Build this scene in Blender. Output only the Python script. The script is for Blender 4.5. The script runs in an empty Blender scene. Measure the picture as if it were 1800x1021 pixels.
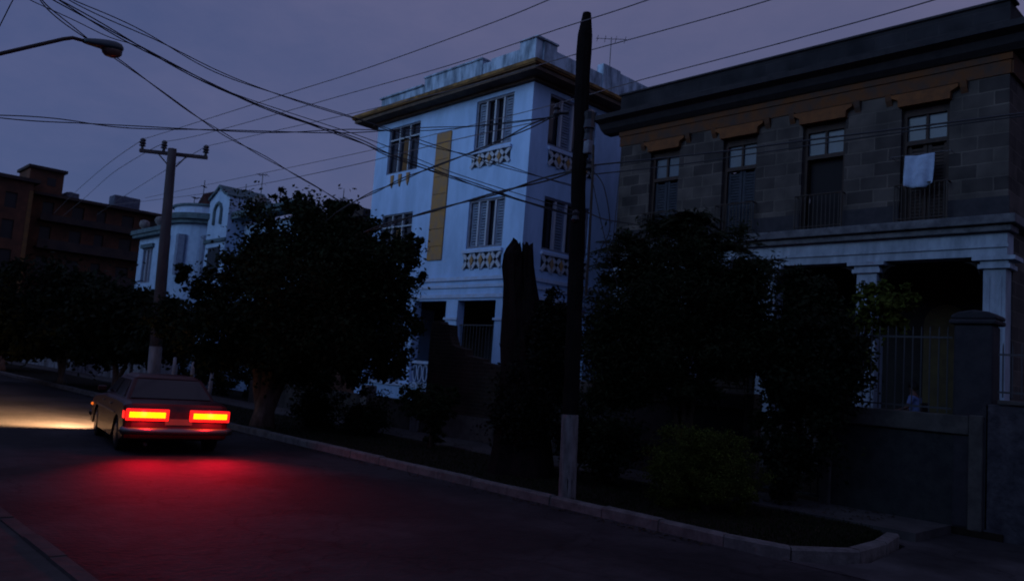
import bpy, math, random
from mathutils import Vector, Matrix, Quaternion
S = bpy.context.scene
COL = S.collection
PI = math.pi
RAD = math.radians
random.seed(11)

# ------------------------------------------------------------------ camera
ROLL, YAW, PITCH, FPX, EYE = RAD(4.3), RAD(43.6), RAD(5.75), 1404., 2.0
FW = Vector((math.sin(YAW)*math.cos(PITCH), math.cos(YAW)*math.cos(PITCH), math.sin(PITCH)))
R0 = Vector((math.cos(YAW), -math.sin(YAW), 0)); U0 = R0.cross(FW)
CR = math.cos(ROLL)*R0 + math.sin(ROLL)*U0
CU = -math.sin(ROLL)*R0 + math.cos(ROLL)*U0
CP = Vector((0, 0, EYE))
cam = bpy.data.cameras.new('camera'); co = bpy.data.objects.new('camera', cam); COL.objects.link(co)
cam.sensor_width = 36; cam.lens = FPX/1800*36; cam.clip_start = .1; cam.clip_end = 3000
m = Matrix.Identity(4)
for i in range(3):
    m[i][0] = CR[i]; m[i][1] = CU[i]; m[i][2] = -FW[i]; m[i][3] = CP[i]
co.matrix_world = m
S.camera = co
cam.dof.use_dof = True; cam.dof.focus_distance = 2.6; cam.dof.aperture_fstop = 5.6   # the photo is a slightly soft hand-held shot

def ray(u, v): return FW*FPX + CR*(u-900) - CU*(v-510.5)
def at(u, v, d):                      # the point seen at photo pixel u,v, d metres away over the ground
    r = ray(u, v); return CP + r*(d/math.hypot(r.x, r.y))
def on_x(u, v, x): r = ray(u, v); return CP + r*(x/r.x)
def on_y(u, v, y): r = ray(u, v); return CP + r*(y/r.y)

# ------------------------------------------------------------------ materials
def mat(name, col, rough=.8, spec=.3, noise=None, bump=0, metal=0, nscale=6., streak=False, emit=None, coat=0):
    M = bpy.data.materials.new(name); M.use_nodes = True
    nt = M.node_tree; b = nt.nodes['Principled BSDF']
    b.inputs['Base Color'].default_value = (*col, 1); b.inputs['Roughness'].default_value = rough
    b.inputs['Specular IOR Level'].default_value = spec; b.inputs['Metallic'].default_value = metal
    if coat: b.inputs['Coat Weight'].default_value = coat
    if emit:
        b.inputs['Emission Color'].default_value = (*emit[0], 1); b.inputs['Emission Strength'].default_value = emit[1]
    tc = nt.nodes.new('ShaderNodeTexCoord')
    if noise:
        n = nt.nodes.new('ShaderNodeTexNoise'); n.inputs['Scale'].default_value = nscale; n.inputs['Detail'].default_value = 8
        n.inputs['Roughness'].default_value = .65
        mp = nt.nodes.new('ShaderNodeMapping'); nt.links.new(tc.outputs['Object'], mp.inputs['Vector'])
        if streak: mp.inputs['Scale'].default_value = (1, 1, .3)
        nt.links.new(mp.outputs[0], n.inputs['Vector'])
        r = nt.nodes.new('ShaderNodeValToRGB'); r.color_ramp.elements[0].position = .38; r.color_ramp.elements[1].position = .62
        r.color_ramp.elements[0].color = (*noise, 1); r.color_ramp.elements[1].color = (*col, 1)
        nt.links.new(n.outputs['Fac'], r.inputs['Fac']); nt.links.new(r.outputs[0], b.inputs['Base Color'])
    if bump:
        n2 = nt.nodes.new('ShaderNodeTexNoise'); n2.inputs['Scale'].default_value = nscale*4; n2.inputs['Detail'].default_value = 6
        nt.links.new(tc.outputs['Object'], n2.inputs['Vector'])
        bp = nt.nodes.new('ShaderNodeBump'); bp.inputs['Strength'].default_value = bump; bp.inputs['Distance'].default_value = .02
        nt.links.new(n2.outputs['Fac'], bp.inputs['Height']); nt.links.new(bp.outputs[0], b.inputs['Normal'])
    return M

def blocks(name, c1, c2, mortar, w, h, axis='x', rough=.9, bias=0.):
    """ashlar or brick coursing: object coordinates, horizontal axis y (axis='x' walls) or x"""
    M = bpy.data.materials.new(name); M.use_nodes = True; nt = M.node_tree; b = nt.nodes['Principled BSDF']
    b.inputs['Roughness'].default_value = rough; b.inputs['Specular IOR Level'].default_value = .15
    tc = nt.nodes.new('ShaderNodeTexCoord'); sp = nt.nodes.new('ShaderNodeSeparateXYZ'); cb = nt.nodes.new('ShaderNodeCombineXYZ')
    nt.links.new(tc.outputs['Object'], sp.inputs[0])
    ad = nt.nodes.new('ShaderNodeMath'); ad.operation = 'ADD'
    nt.links.new(sp.outputs['X'], ad.inputs[0]); nt.links.new(sp.outputs['Y'], ad.inputs[1])
    nt.links.new(ad.outputs[0], cb.inputs['X']); nt.links.new(sp.outputs['Z'], cb.inputs['Y'])
    # wobble
    nz = nt.nodes.new('ShaderNodeTexNoise'); nz.inputs['Scale'].default_value = 3.; nt.links.new(tc.outputs['Object'], nz.inputs['Vector'])
    mx = nt.nodes.new('ShaderNodeMixRGB'); mx.blend_type = 'LINEAR_LIGHT'; mx.inputs[0].default_value = .02
    nt.links.new(cb.outputs[0], mx.inputs[1]); nt.links.new(nz.outputs['Color'], mx.inputs[2])
    br = nt.nodes.new('ShaderNodeTexBrick'); br.inputs['Scale'].default_value = 1; br.inputs['Brick Width'].default_value = w
    br.inputs['Row Height'].default_value = h; br.inputs['Mortar Size'].default_value = .018; br.inputs['Mortar Smooth'].default_value = .4
    br.inputs['Bias'].default_value = bias
    br.inputs['Color1'].default_value = (*c1, 1); br.inputs['Color2'].default_value = (*c2, 1); br.inputs['Mortar'].default_value = (*mortar, 1)
    nt.links.new(mx.outputs[0], br.inputs['Vector'])
    n = nt.nodes.new('ShaderNodeTexNoise'); n.inputs['Scale'].default_value = 1.3; n.inputs['Detail'].default_value = 9
    nt.links.new(tc.outputs['Object'], n.inputs['Vector'])
    r = nt.nodes.new('ShaderNodeValToRGB'); r.color_ramp.elements[0].position = .3; r.color_ramp.elements[1].position = .7
    r.color_ramp.elements[0].color = (.45, .45, .45, 1); r.color_ramp.elements[1].color = (1.15, 1.1, 1.05, 1)
    nt.links.new(n.outputs['Fac'], r.inputs[0])
    mu = nt.nodes.new('ShaderNodeMixRGB'); mu.blend_type = 'MULTIPLY'; mu.inputs[0].default_value = 1
    nt.links.new(br.outputs['Color'], mu.inputs[1]); nt.links.new(r.outputs[0], mu.inputs[2])
    nt.links.new(mu.outputs[0], b.inputs['Base Color'])
    bp = nt.nodes.new('ShaderNodeBump'); bp.inputs['Strength'].default_value = .6; bp.inputs['Distance'].default_value = .02; bp.invert = True
    nt.links.new(br.outputs['Fac'], bp.inputs['Height']); nt.links.new(bp.outputs[0], b.inputs['Normal'])
    return M

MT = dict(
    asphalt=mat('asphalt', (.040, .034, .037), .85, .18, (.028, .024, .026), .55, nscale=3.5),
    pavement=mat('pavement', (.085, .078, .076), .9, .1, (.055, .05, .05), .4, nscale=2.),
    apron=mat('apron', (.07, .064, .066), .9, .1, (.045, .04, .042), .4, nscale=1.6),
    kerb=mat('kerb', (.17, .155, .15), .85, .15, (.10, .09, .088), .5, nscale=5.),
    soil=mat('soil', (.022, .017, .013), .95, .05, (.013, .011, .008), .8, nscale=4.),
    grass=mat('grass', (.018, .024, .009), .9, .05, (.012, .014, .006), nscale=3.),
    whitewall=mat('whitewall', (.41, .60, .86), .85, .2, (.32, .48, .70), .3, nscale=1.5, streak=True),
    whitetrim=mat('whitetrim', (.42, .56, .76), .8, .2, (.4, .47, .6), .2, nscale=5.),
    stained=mat('stained', (.42, .55, .68), .9, .1, (.14, .19, .24), .4, nscale=3.2, streak=True),
    ochre=mat('ochre', (.40, .22, .075), .85, .15, (.28, .19, .12), .2, nscale=3.),
    ochredark=mat('ochredark', (.17, .09, .035), .85, .15, (.12, .07, .035), .3, nscale=3.),
    soffit=mat('soffit', (.13, .095, .07), .9, .1, (.08, .06, .05), nscale=3.),
    windark=mat('windark', (.012, .014, .02), .12, .5),
    glass_sky=mat('glass_sky', (.036, .055, .088), .35, .4, (.028, .04, .06), nscale=2.),
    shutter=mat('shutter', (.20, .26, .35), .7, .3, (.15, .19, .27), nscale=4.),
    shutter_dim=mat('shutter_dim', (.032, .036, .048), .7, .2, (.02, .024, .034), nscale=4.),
    frame_grey=mat('frame_grey', (.22, .24, .29), .7, .3, (.14, .15, .19), nscale=5.),
    lightmull=mat('lightmull', (.42, .46, .52), .7, .3),
    metalbar=mat('metalbar', (.38, .44, .5), .5, .5),
    iron=mat('iron', (.02, .018, .018), .6, .4, (.04, .022, .014), .3, nscale=20.),
    ironlight=mat('ironlight', (.05, .05, .055), .6, .3),
    woodbrown=mat('woodbrown', (.035, .018, .014), .7, .3, (.02, .012, .01), .3, nscale=8., streak=True),
    stone=blocks('stone', (.092, .080, .076), (.040, .035, .036), (.110, .096, .088), .62, .31),
    stonedark=mat('stonedark', (.028, .027, .032), .9, .15, (.04, .037, .042), .5, nscale=4.),
    parapetdark=blocks('parapetdark', (.028, .028, .034), (.024, .024, .029), (.034, .033, .038), .7, .3),
    stonefrieze=mat('stonefrieze', (.105, .042, .018), .9, .1, (.055, .038, .032), .4, nscale=2.6),
    hood=mat('hood', (.15, .058, .022), .85, .15, (.10, .042, .02), .3, nscale=5.),
    porchwhite=mat('porchwhite', (.30, .35, .42), .8, .2, (.19, .225, .27), .2, nscale=4., streak=True),
    ledge=mat('ledge', (.13, .13, .14), .85, .15, (.065, .065, .075), .3, nscale=4.),
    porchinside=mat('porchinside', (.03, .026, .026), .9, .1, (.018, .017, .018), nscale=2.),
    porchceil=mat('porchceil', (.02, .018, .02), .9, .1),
    gardenwall=mat('gardenwall', (.088, .080, .074), .9, .1, (.05, .046, .044), .4, nscale=3.),
    wallpanel=mat('wallpanel', (.036, .037, .037), .9, .1, (.022, .024, .027), .5, nscale=5.),
    roughcast=mat('roughcast', (.075, .07, .08), .95, .1, (.035, .033, .04), .9, nscale=4.),
    brownwall=blocks('brownwall', (.045, .030, .025), (.033, .024, .021), (.05, .04, .033), .3, .1),
    concrete=mat('concrete', (.075, .062, .066), .9, .1, (.05, .042, .046), .4, nscale=3., streak=True),
    whitewash=mat('whitewash', (.21, .20, .205), .9, .1, (.11, .10, .10), .4, nscale=9., streak=True),
    polewood=mat('polewood', (.013, .010, .010), .95, .05, (.007, .006, .006), 1., nscale=7., streak=True),
    bark=mat('bark', (.055, .038, .03), .95, .1, (.025, .018, .015), 1., nscale=7., streak=True),
    barkpale=mat('barkpale', (.20, .13, .11), .95, .1, (.09, .06, .05), .8, nscale=7., streak=True),
    stumpbark=mat('stumpbark', (.008, .006, .006), .95, .05, (.016, .010, .010), 1., nscale=8., streak=True),
    insulator=mat('insulator', (.02, .02, .025), .3, .5),
    cable=mat('cable', (.04, .038, .042), .7, .3),
    cablethin=mat('cablethin', (.13, .12, .13), .6, .3),
    lamp=mat('lamp', (.05, .07, .085), .5, .4),
    lampglass=mat('lampglass', (.12, .07, .06), .3, .5),
    brickfar=mat('brickfar', (.115, .052, .034), .9, .1, (.06, .034, .026), .3, nscale=.8),
    slabfar=mat('slabfar', (.035, .03, .032), .9, .1, (.06, .045, .04), .3, nscale=1.),
    winfar=mat('winfar', (.010, .010, .014), .4, .3),
    tank=mat('tank', (.11, .13, .18), .7, .2, (.06, .07, .1), nscale=3.),
    bluehouse=mat('bluehouse', (.38, .52, .68), .85, .2, (.30, .42, .57), .2, nscale=2.),
    greentrim=mat('greentrim', (.10, .155, .175), .85, .2, (.06, .09, .105), .3, nscale=3.),
    rust=mat('rust', (.055, .022, .02), .9, .1, (.03, .018, .018), .3, nscale=3.),
    cloth=mat('cloth', (.33, .41, .55), .95, .1, (.25, .31, .42), nscale=5.),
    skin=mat('skin', (.12, .06, .045), .6, .3),
    hair=mat('hair', (.01, .008, .008), .7, .2),
    shirt=mat('shirt', (.13, .17, .33), .9, .1),
    trousers=mat('trousers', (.02, .02, .03), .9, .1),
    carpaint=mat('carpaint', (.055, .007, .009), .42, .3, coat=.12),
    carglass=mat('carglass', (.015, .013, .02), .08, .6),
    chrome=mat('chrome', (.22, .20, .20), .42, .4, metal=1),
    rubber=mat('rubber', (.012, .012, .012), .85, .2),
    redlens=mat('redlens', (.5, .01, .01), .2, .5, emit=((1, .012, .01), 1.6)),
    redcore=mat('redcore', (.9, .5, .02), .3, .5, emit=((1., .72, .0), 1.5)),
    amber=mat('amber', (.8, .2, .02), .3, .5, emit=((1, .17, .012), 1.0)),
    headlens=mat('headlens', (.9, .8, .6), .2, .5, emit=((1, .72, .38), 4.)),
    plate=mat('plate', (.25, .22, .12), .5, .3),
    aerial=mat('aerial', (.05, .05, .06), .5, .4),
)

def cracked(M):
    nt = M.node_tree; b = nt.nodes['Principled BSDF']; src = b.inputs['Base Color'].links[0].from_socket
    tc = nt.nodes.new('ShaderNodeTexCoord'); n = nt.nodes.new('ShaderNodeTexNoise'); n.inputs['Scale'].default_value = 1.2; n.inputs['Detail'].default_value = 6
    nt.links.new(tc.outputs['Object'], n.inputs[0]); mx = nt.nodes.new('ShaderNodeMixRGB'); mx.blend_type = 'LINEAR_LIGHT'; mx.inputs[0].default_value = .5
    nt.links.new(tc.outputs['Object'], mx.inputs[1]); nt.links.new(n.outputs['Color'], mx.inputs[2])
    v = nt.nodes.new('ShaderNodeTexVoronoi'); v.feature = 'DISTANCE_TO_EDGE'; v.inputs['Scale'].default_value = .45; nt.links.new(mx.outputs[0], v.inputs['Vector'])
    r = nt.nodes.new('ShaderNodeValToRGB'); r.color_ramp.elements[0].position = 0; r.color_ramp.elements[0].color = (.62, .62, .62, 1)
    r.color_ramp.elements[1].position = .014; r.color_ramp.elements[1].color = (1, 1, 1, 1); nt.links.new(v.outputs['Distance'], r.inputs[0])
    p = nt.nodes.new('ShaderNodeTexNoise'); p.inputs['Scale'].default_value = .35; p.inputs['Detail'].default_value = 3; nt.links.new(tc.outputs['Object'], p.inputs[0])
    r2 = nt.nodes.new('ShaderNodeValToRGB'); r2.color_ramp.elements[0].position = .42; r2.color_ramp.elements[0].color = (.62, .62, .62, 1); r2.color_ramp.elements[1].position = .55; r2.color_ramp.elements[1].color = (1.2, 1.2, 1.2, 1)
    nt.links.new(p.outputs['Fac'], r2.inputs[0])
    a = nt.nodes.new('ShaderNodeMixRGB'); a.blend_type = 'MULTIPLY'; a.inputs[0].default_value = 1; nt.links.new(src, a.inputs[1]); nt.links.new(r.outputs[0], a.inputs[2])
    c = nt.nodes.new('ShaderNodeMixRGB'); c.blend_type = 'MULTIPLY'; c.inputs[0].default_value = 1; nt.links.new(a.outputs[0], c.inputs[1]); nt.links.new(r2.outputs[0], c.inputs[2])
    nt.links.new(c.outputs[0], b.inputs['Base Color'])
cracked(MT['asphalt']); cracked(MT['apron'])
def leafmat(name, a, b, sc=2.5):
    M = mat(name, a, .75, .12, b, nscale=sc); return M
MT['leaf_main'] = leafmat('leaf_main', (.014, .022, .007), (.006, .010, .004), 1.6)
MT['leaf_dark'] = leafmat('leaf_dark', (.010, .015, .006), (.005, .008, .004), 1.6)
MT['leaf_olive'] = leafmat('leaf_olive', (.060, .070, .008), (.034, .042, .006), 4.)
MT['leaf_palm'] = leafmat('leaf_palm', (.016, .022, .008), (.008, .012, .005), 3.)
MT['ivy'] = leafmat('ivy', (.008, .009, .006), (.005, .006, .004), 3.)

# ------------------------------------------------------------------ object helpers
ORG = {}
def tag(o, label, cat, group=None, kind=None):
    if label: o['label'] = label
    if cat: o['category'] = cat
    if group: o['group'] = group
    if kind: o['kind'] = kind
    return o
def thing(name, label, cat, loc=(0, 0, 0), group=None):
    o = bpy.data.objects.new(name, None); COL.objects.link(o); o.location = loc; o.empty_display_size = .2
    ORG[o] = Vector(loc); return tag(o, label, cat, group)

class MB:
    def __init__(s): s.v = []; s.f = []
    def add(s, vs, fs):
        n = len(s.v); s.p = getattr(s, 'p', []) + [(n, len(s.f))]; s.v += [tuple(p) for p in vs]; s.f += [tuple(i+n for i in f) for f in fs]; return s
    def box(s, x0, y0, z0, x1, y1, z1):
        if x0 > x1: x0, x1 = x1, x0
        if y0 > y1: y0, y1 = y1, y0
        if z0 > z1: z0, z1 = z1, z0
        return s.add([(x0, y0, z0), (x1, y0, z0), (x1, y1, z0), (x0, y1, z0), (x0, y0, z1), (x1, y0, z1), (x1, y1, z1), (x0, y1, z1)],
              [(0, 3, 2, 1), (4, 5, 6, 7), (0, 1, 5, 4), (1, 2, 6, 5), (2, 3, 7, 6), (3, 0, 4, 7)])
    def tube(s, pts, r, n=8, cap=True):
        pts = [Vector(p) for p in pts]; rs = r if isinstance(r, (list, tuple)) else [r]*len(pts)
        rings = []; ref = None
        for i, p in enumerate(pts):
            d = (pts[min(i+1, len(pts)-1)] - pts[max(i-1, 0)]).normalized()
            if ref is None: ref = Vector((0, 0, 1)) if abs(d.z) < .9 else Vector((1, 0, 0))
            a = d.cross(ref)
            if a.length < 1e-4: a = d.orthogonal()
            a.normalize(); b = d.cross(a).normalized(); ref = a.cross(d) * -1 if False else ref
            rings.append([p + (a*math.cos(2*PI*k/n) + b*math.sin(2*PI*k/n))*rs[i] for k in range(n)])
        vs = [q for rg in rings for q in rg]; fs = []
        for i in range(len(pts)-1):
            for k in range(n):
                fs.append((i*n+k, i*n+(k+1) % n, (i+1)*n+(k+1) % n, (i+1)*n+k))
        if cap: fs.append(tuple(range(n))[::-1]); fs.append(tuple((len(pts)-1)*n+k for k in range(n)))
        return s.add(vs, fs)
    def lathe(s, c, prof, n=14):      # prof: (radius, height) about a vertical axis at c
        return s.tube([(c[0], c[1], c[2]+h) for _, h in prof], [max(r, .001) for r, _ in prof], n) if False else s._lathe(c, prof, n)
    def _lathe(s, c, prof, n):
        vs = []; fs = []
        for r, h in prof:
            for k in range(n): vs.append((c[0]+r*math.cos(2*PI*k/n), c[1]+r*math.sin(2*PI*k/n), c[2]+h))
        for i in range(len(prof)-1):
            for k in range(n): fs.append((i*n+k, i*n+(k+1) % n, (i+1)*n+(k+1) % n, (i+1)*n+k))
        fs.append(tuple(range(n))[::-1]); fs.append(tuple((len(prof)-1)*n+k for k in range(n)))
        return s.add(vs, fs)
    def prism(s, poly, axis, a, b):   # poly of 2D points; axis 'x': (y,z), 'y': (x,z), 'z': (x,y)
        def P(p, t):
            return (t, p[0], p[1]) if axis == 'x' else (p[0], t, p[1]) if axis == 'y' else (p[0], p[1], t)
        n = len(poly)
        return s.add([P(p, a) for p in poly] + [P(p, b) for p in poly],
                     [tuple(range(n))[::-1], tuple(range(n, 2*n))] + [(i, (i+1) % n, n+(i+1) % n, n+i) for i in range(n)])
    def wall(s, axis, p0, p1, a0, a1, z0, z1, holes=()):
        """a wall slab with openings; axis 'x': its face is at x=p0 and it runs along y"""
        A = sorted({a0, a1, *[min(max(h[0], a0), a1) for h in holes], *[min(max(h[1], a0), a1) for h in holes]})
        Zs = sorted({z0, z1, *[min(max(h[2], z0), z1) for h in holes], *[min(max(h[3], z0), z1) for h in holes]})
        def solid(i, j):
            if i < 0 or j < 0 or i >= len(A)-1 or j >= len(Zs)-1: return False
            ca = (A[i]+A[i+1])/2; cz = (Zs[j]+Zs[j+1])/2
            return not any(h[0] < ca < h[1] and h[2] < cz < h[3] for h in holes)
        def P(a, z, p): return (p, a, z) if axis == 'x' else (a, p, z)
        for i in range(len(A)-1):
            for j in range(len(Zs)-1):
                if not solid(i, j): continue
                u0, u1, w0, w1 = A[i], A[i+1], Zs[j], Zs[j+1]
                s.add([P(u0, w0, p0), P(u1, w0, p0), P(u1, w1, p0), P(u0, w1, p0)], [(0, 1, 2, 3)])
                s.add([P(u0, w0, p1), P(u1, w0, p1), P(u1, w1, p1), P(u0, w1, p1)], [(0, 3, 2, 1)])
                for (di, dj, e) in ((-1, 0, ((u0, w0), (u0, w1))), (1, 0, ((u1, w0), (u1, w1))), (0, -1, ((u0, w0), (u1, w0))), (0, 1, ((u0, w1), (u1, w1)))):
                    if not solid(i+di, j+dj):
                        (ea, ez), (fa, fz) = e
                        s.add([P(ea, ez, p0), P(fa, fz, p0), P(fa, fz, p1), P(ea, ez, p1)], [(0, 1, 2, 3)])
        return s
    def build(s, name, material, parent=None, loc=None, smooth=False, bevel=0, fixn=True):
        me = bpy.data.meshes.new(name)
        if parent is not None: org = ORG[parent]
        elif loc is not None: org = Vector(loc)
        else: org = Vector((0, 0, 0))
        me.from_pydata([(x-org.x, y-org.y, z-org.z) for x, y, z in s.v], [], s.f)
        if fixn and len(s.f) < 60000:
            import bmesh
            bm = bmesh.new(); bm.from_mesh(me); bmesh.ops.recalc_face_normals(bm, faces=bm.faces); bm.to_mesh(me); bm.free()
        me.materials.append(MT[material] if isinstance(material, str) else material)
        if smooth: me.polygons.foreach_set('use_smooth', [True]*len(me.polygons))
        o = bpy.data.objects.new(name, me); COL.objects.link(o); ORG[o] = org
        if parent is not None: o.parent = parent
        else: o.location = org
        if bevel:
            b = o.modifiers.new('bevel', 'BEVEL'); b.width = bevel; b.segments = 2; b.limit_method = 'ANGLE'
        return o

def build_each(mb, name, material, parent=None, **k):
    """one object for every piece that was added to mb"""
    P = mb.p + [(len(mb.v), len(mb.f))]; out = []
    for (v0, f0), (v1, f1) in zip(P, P[1:]):
        q = MB(); q.v = mb.v[v0:v1]; q.f = [tuple(i-v0 for i in f) for f in mb.f[f0:f1]]; out.append(q.build(name, material, parent, **k))
    return out
def structure(name, mb, material, **k):
    o = mb.build(name, material, **k); o['kind'] = 'structure'; return o
def copy_tree(o, parent=None):
    c = o.copy(); COL.objects.link(c)
    if parent: c.parent = parent
    for ch in [x for x in COL.objects if x.parent == o]: copy_tree(ch, c)
    ORG[c] = ORG[o]; return c

# ------------------------------------------------------------------ ground
g = MB(); g.add([(-600, -300, -.06), (900, -300, -.06), (900, 900, -.06), (-600, 900, -.06)], [(0, 1, 2, 3)])
structure('ground', g, 'soil')
g = MB()
ny = 90
ys = [-14 + i*(214)/ny for i in range(ny+1)]
for i in range(ny):
    g.add([(2.26, ys[i], 0), (9.25, ys[i], 0), (9.25, ys[i+1], 0), (2.26, ys[i+1], 0)], [(0, 1, 2, 3)])
structure('road', g, 'asphalt')
g = MB(); g.box(-8, -14, -.05, 2.10, 200, .13)
structure('near_sidewalk', g, 'pavement')
def kerbline(pts, w=.17, h=.15, seed=1):
    """kerb stones laid along a polyline, each stone a little off its neighbour; the outer face is on the left of the direction of travel"""
    rnd = random.Random(seed); M = MB()
    L = [0]
    for a, b in zip(pts, pts[1:]): L.append(L[-1] + math.dist(a, b))
    def P(t):
        for i in range(len(pts)-1):
            if t <= L[i+1] or i == len(pts)-2:
                k = (t-L[i])/(L[i+1]-L[i]); a, b = Vector(pts[i]), Vector(pts[i+1]); d = (b-a).normalized()
                return a+(b-a)*k, Vector((-d.y, d.x))
    t = 0
    while t < L[-1]-.2:
        e = min(t + rnd.uniform(.85, 1.05), L[-1]); o = rnd.uniform(-.008, .008); hh = h + rnd.uniform(-.012, .008)
        (a, na), (b, nb) = P(t+.008), P(e-.008)
        q = [a+na*o, b+nb*o, b-nb*(w-o), a-na*(w-o)]
        ch = .025
        q2 = [a+na*(o-ch), b+nb*(o-ch), b-nb*(w-o-ch/2), a-na*(w-o-ch/2)]
        M.add([(p.x, p.y, -.05) for p in q] + [(p.x, p.y, hh-ch) for p in q] + [(p.x, p.y, hh) for p in q2],
              [(0, 1, 5, 4), (1, 2, 6, 5), (2, 3, 7, 6), (3, 0, 4, 7), (4, 5, 9, 8), (5, 6, 10, 9), (6, 7, 11, 10), (7, 4, 8, 11), (8, 9, 10, 11)])
        t = e
    return M
arc = [(11.95, 4.36), (11.4, 4.24), (10.9, 4.17), (10.3, 4.15), (9.9, 4.22), (9.6, 4.4), (9.38, 4.7), (9.27, 5.1), (9.25, 5.6), (9.25, 120)]
structure('kerb', kerbline(arc), 'kerb')
structure('near_kerb', kerbline([(2.26, 120), (2.26, -12)], seed=3), 'pavement')
# verge
vp = [(12.4, 5.0), (12.0, 4.55)] + [(x+.12, y+.12) for x, y in arc[1:9]] + [(9.4, 120), (12.4, 120)]
g = MB(); g.prism(vp, 'z', -.04, .10); structure('verge', g, 'soil')
g = MB(); g.box(12.4, 4.3, -.04, 13.9, 120, .135); structure('far_sidewalk', g, 'pavement')
g = MB(); g.prism([(9.25, -14), (40, -14), (40, 4.3), (12.4, 4.3), (12.4, 5.0), (12.0, 4.5), (11.9, 4.25), (10.2, 4.05), (9.6, 4.25), (9.25, 4.7)], 'z', -.04, .012); structure('driveway', g, 'apron')
g = MB(); g.box(13.9, 3.6, -.04, 60, 120, .12); structure('garden_ground', g, 'soil')

# sparse grass on the verge
rg = random.Random(5); g = MB()
for i in range(26000):
    y = 4.45 + (rg.random()**1.7)*32; x = rg.uniform(9.46, 12.38)
    if rg.random() < .25: x = 9.43 + abs(rg.gauss(0, .05))
    if y < 5.2 and (x < 9.46+(5.2-y)*1.0 or x > 11.85+(y-4.4)*.9): continue
    h = rg.uniform(.02, .07); a = rg.random()*PI; w = .006+.004*rg.random()
    dx, dy = math.cos(a)*w, math.sin(a)*w; lx, ly = rg.gauss(0, .02), rg.gauss(0, .02)
    g.add([(x-dx, y-dy, .098), (x+dx, y+dy, .098), (x+lx, y+ly, .10+h)], [(0, 1, 2)])
o = g.build('grass', 'grass', fixn=False); tag(o, 'thin short grass growing on the verge behind the kerb', 'grass', kind='stuff')

MT['deadleaf'] = mat('deadleaf', (.07, .045, .022), .9, .1, (.035, .022, .012), nscale=6.)
g = MB()
for i in range(1900):
    y = 5.05+rg.random()**1.5*26
    x = rg.choice((rg.uniform(9.45, 12.35), 9.14-abs(rg.gauss(0, .12)), rg.uniform(12.45, 13.85))); z = .125 if 9.4 < x < 12.4 else (.012 if x < 9.3 else .145)
    a = rg.random()*PI; L = rg.uniform(.02, .045); dx, dy = math.cos(a)*L, math.sin(a)*L
    if x < 9.3 and y < 5.6: continue
    g.add([(x-dx, y-dy, z), (x+dy*.4, y-dx*.4, z+.008), (x+dx, y+dy, z+.004), (x-dy*.4, y+dx*.4, z+.012)], [(0, 1, 2, 3)])
o = g.build('fallen_leaves', 'deadleaf', fixn=False); tag(o, 'dry fallen leaves on the verge, sidewalk and along the kerb', 'leaves', kind='stuff')

# ------------------------------------------------------------------ white three-storey building
WX, WY = 17.0, 17.55
wb = thing('apartment_house', 'pale blue three-storey corner house with ochre-edged cornice and stepped parapet', 'building', (WX, 22, 0))
holes_f = [(18.42, 20.25, 9.30, 10.98), (23.37, 25.30, 9.08, 10.90), (18.48, 20.24, 5.92, 7.55), (23.37, 25.3, 5.9, 7.5),
           (18.55, 20.41, 1.3, 4.2), (21.01, 22.77, 1.3, 4.2), (23.32, 25.6, 1.3, 4.2)]
m_ = MB(); m_.wall('x', WX, WX+.3, WY, 26.13, .1, 11.45, holes_f)
holes_s = [(17.78, 20.1, 9.28, 10.98), (17.84, 20.05, 5.90, 7.62), (18.0, 20.2, 1.3, 4.2)]
m_.wall('y', WY, WY+.3, WX+.302, 27, .1, 11.45, holes_s)
m_.box(WX+.302, 25.83, .1, 27, 26.13, 11.45); m_.box(26.7, WY+.302, .1, 27, 25.82, 11.45)
m_.build('wall', 'whitewall', wb)
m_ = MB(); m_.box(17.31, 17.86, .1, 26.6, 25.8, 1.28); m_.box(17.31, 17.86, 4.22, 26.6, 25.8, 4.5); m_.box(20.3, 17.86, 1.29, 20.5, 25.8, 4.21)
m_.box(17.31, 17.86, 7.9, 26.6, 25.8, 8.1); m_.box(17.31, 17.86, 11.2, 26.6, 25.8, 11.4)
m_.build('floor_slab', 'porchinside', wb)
# mouldings above porch
for (z0, z1, p) in ((4.28, 4.40, .05), (4.62, 4.72, .045), (4.86, 4.98, .07), (1.2, 1.3, .05)):
    q = MB(); q.box(WX-p, WY-p, z0, WX+.05, 26.15, z1); q.box(WX+.051, WY-p, z0, 27, WY+.05, z1)
    q.build('moulding', 'whitetrim', wb)
# cornice
q = MB(); q.box(16.38, 16.9, 11.22, 27.3, 26.9, 11.34); q.box(16.85, 17.4, 11.13, 27.1, 26.3, 11.218)
q.build('soffit', 'soffit', wb)
q = MB(); q.box(16.3, 16.83, 11.345, 27.4, 26.98, 11.53); q.build('cornice', 'ochredark', wb, bevel=.02)
q = MB(); q.box(16.28, 16.81, 11.40, 16.30-.001, 27.0, 11.50); q.box(16.28, 16.79, 11.40, 27.4, 16.829, 11.50)
MT['ochreband'] = mat('ochreband', (.30, .17, .06), .85, .1, (.09, .06, .035), .3, nscale=2.); build_each(q, 'cornice_band', 'ochreband', wb)
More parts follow.
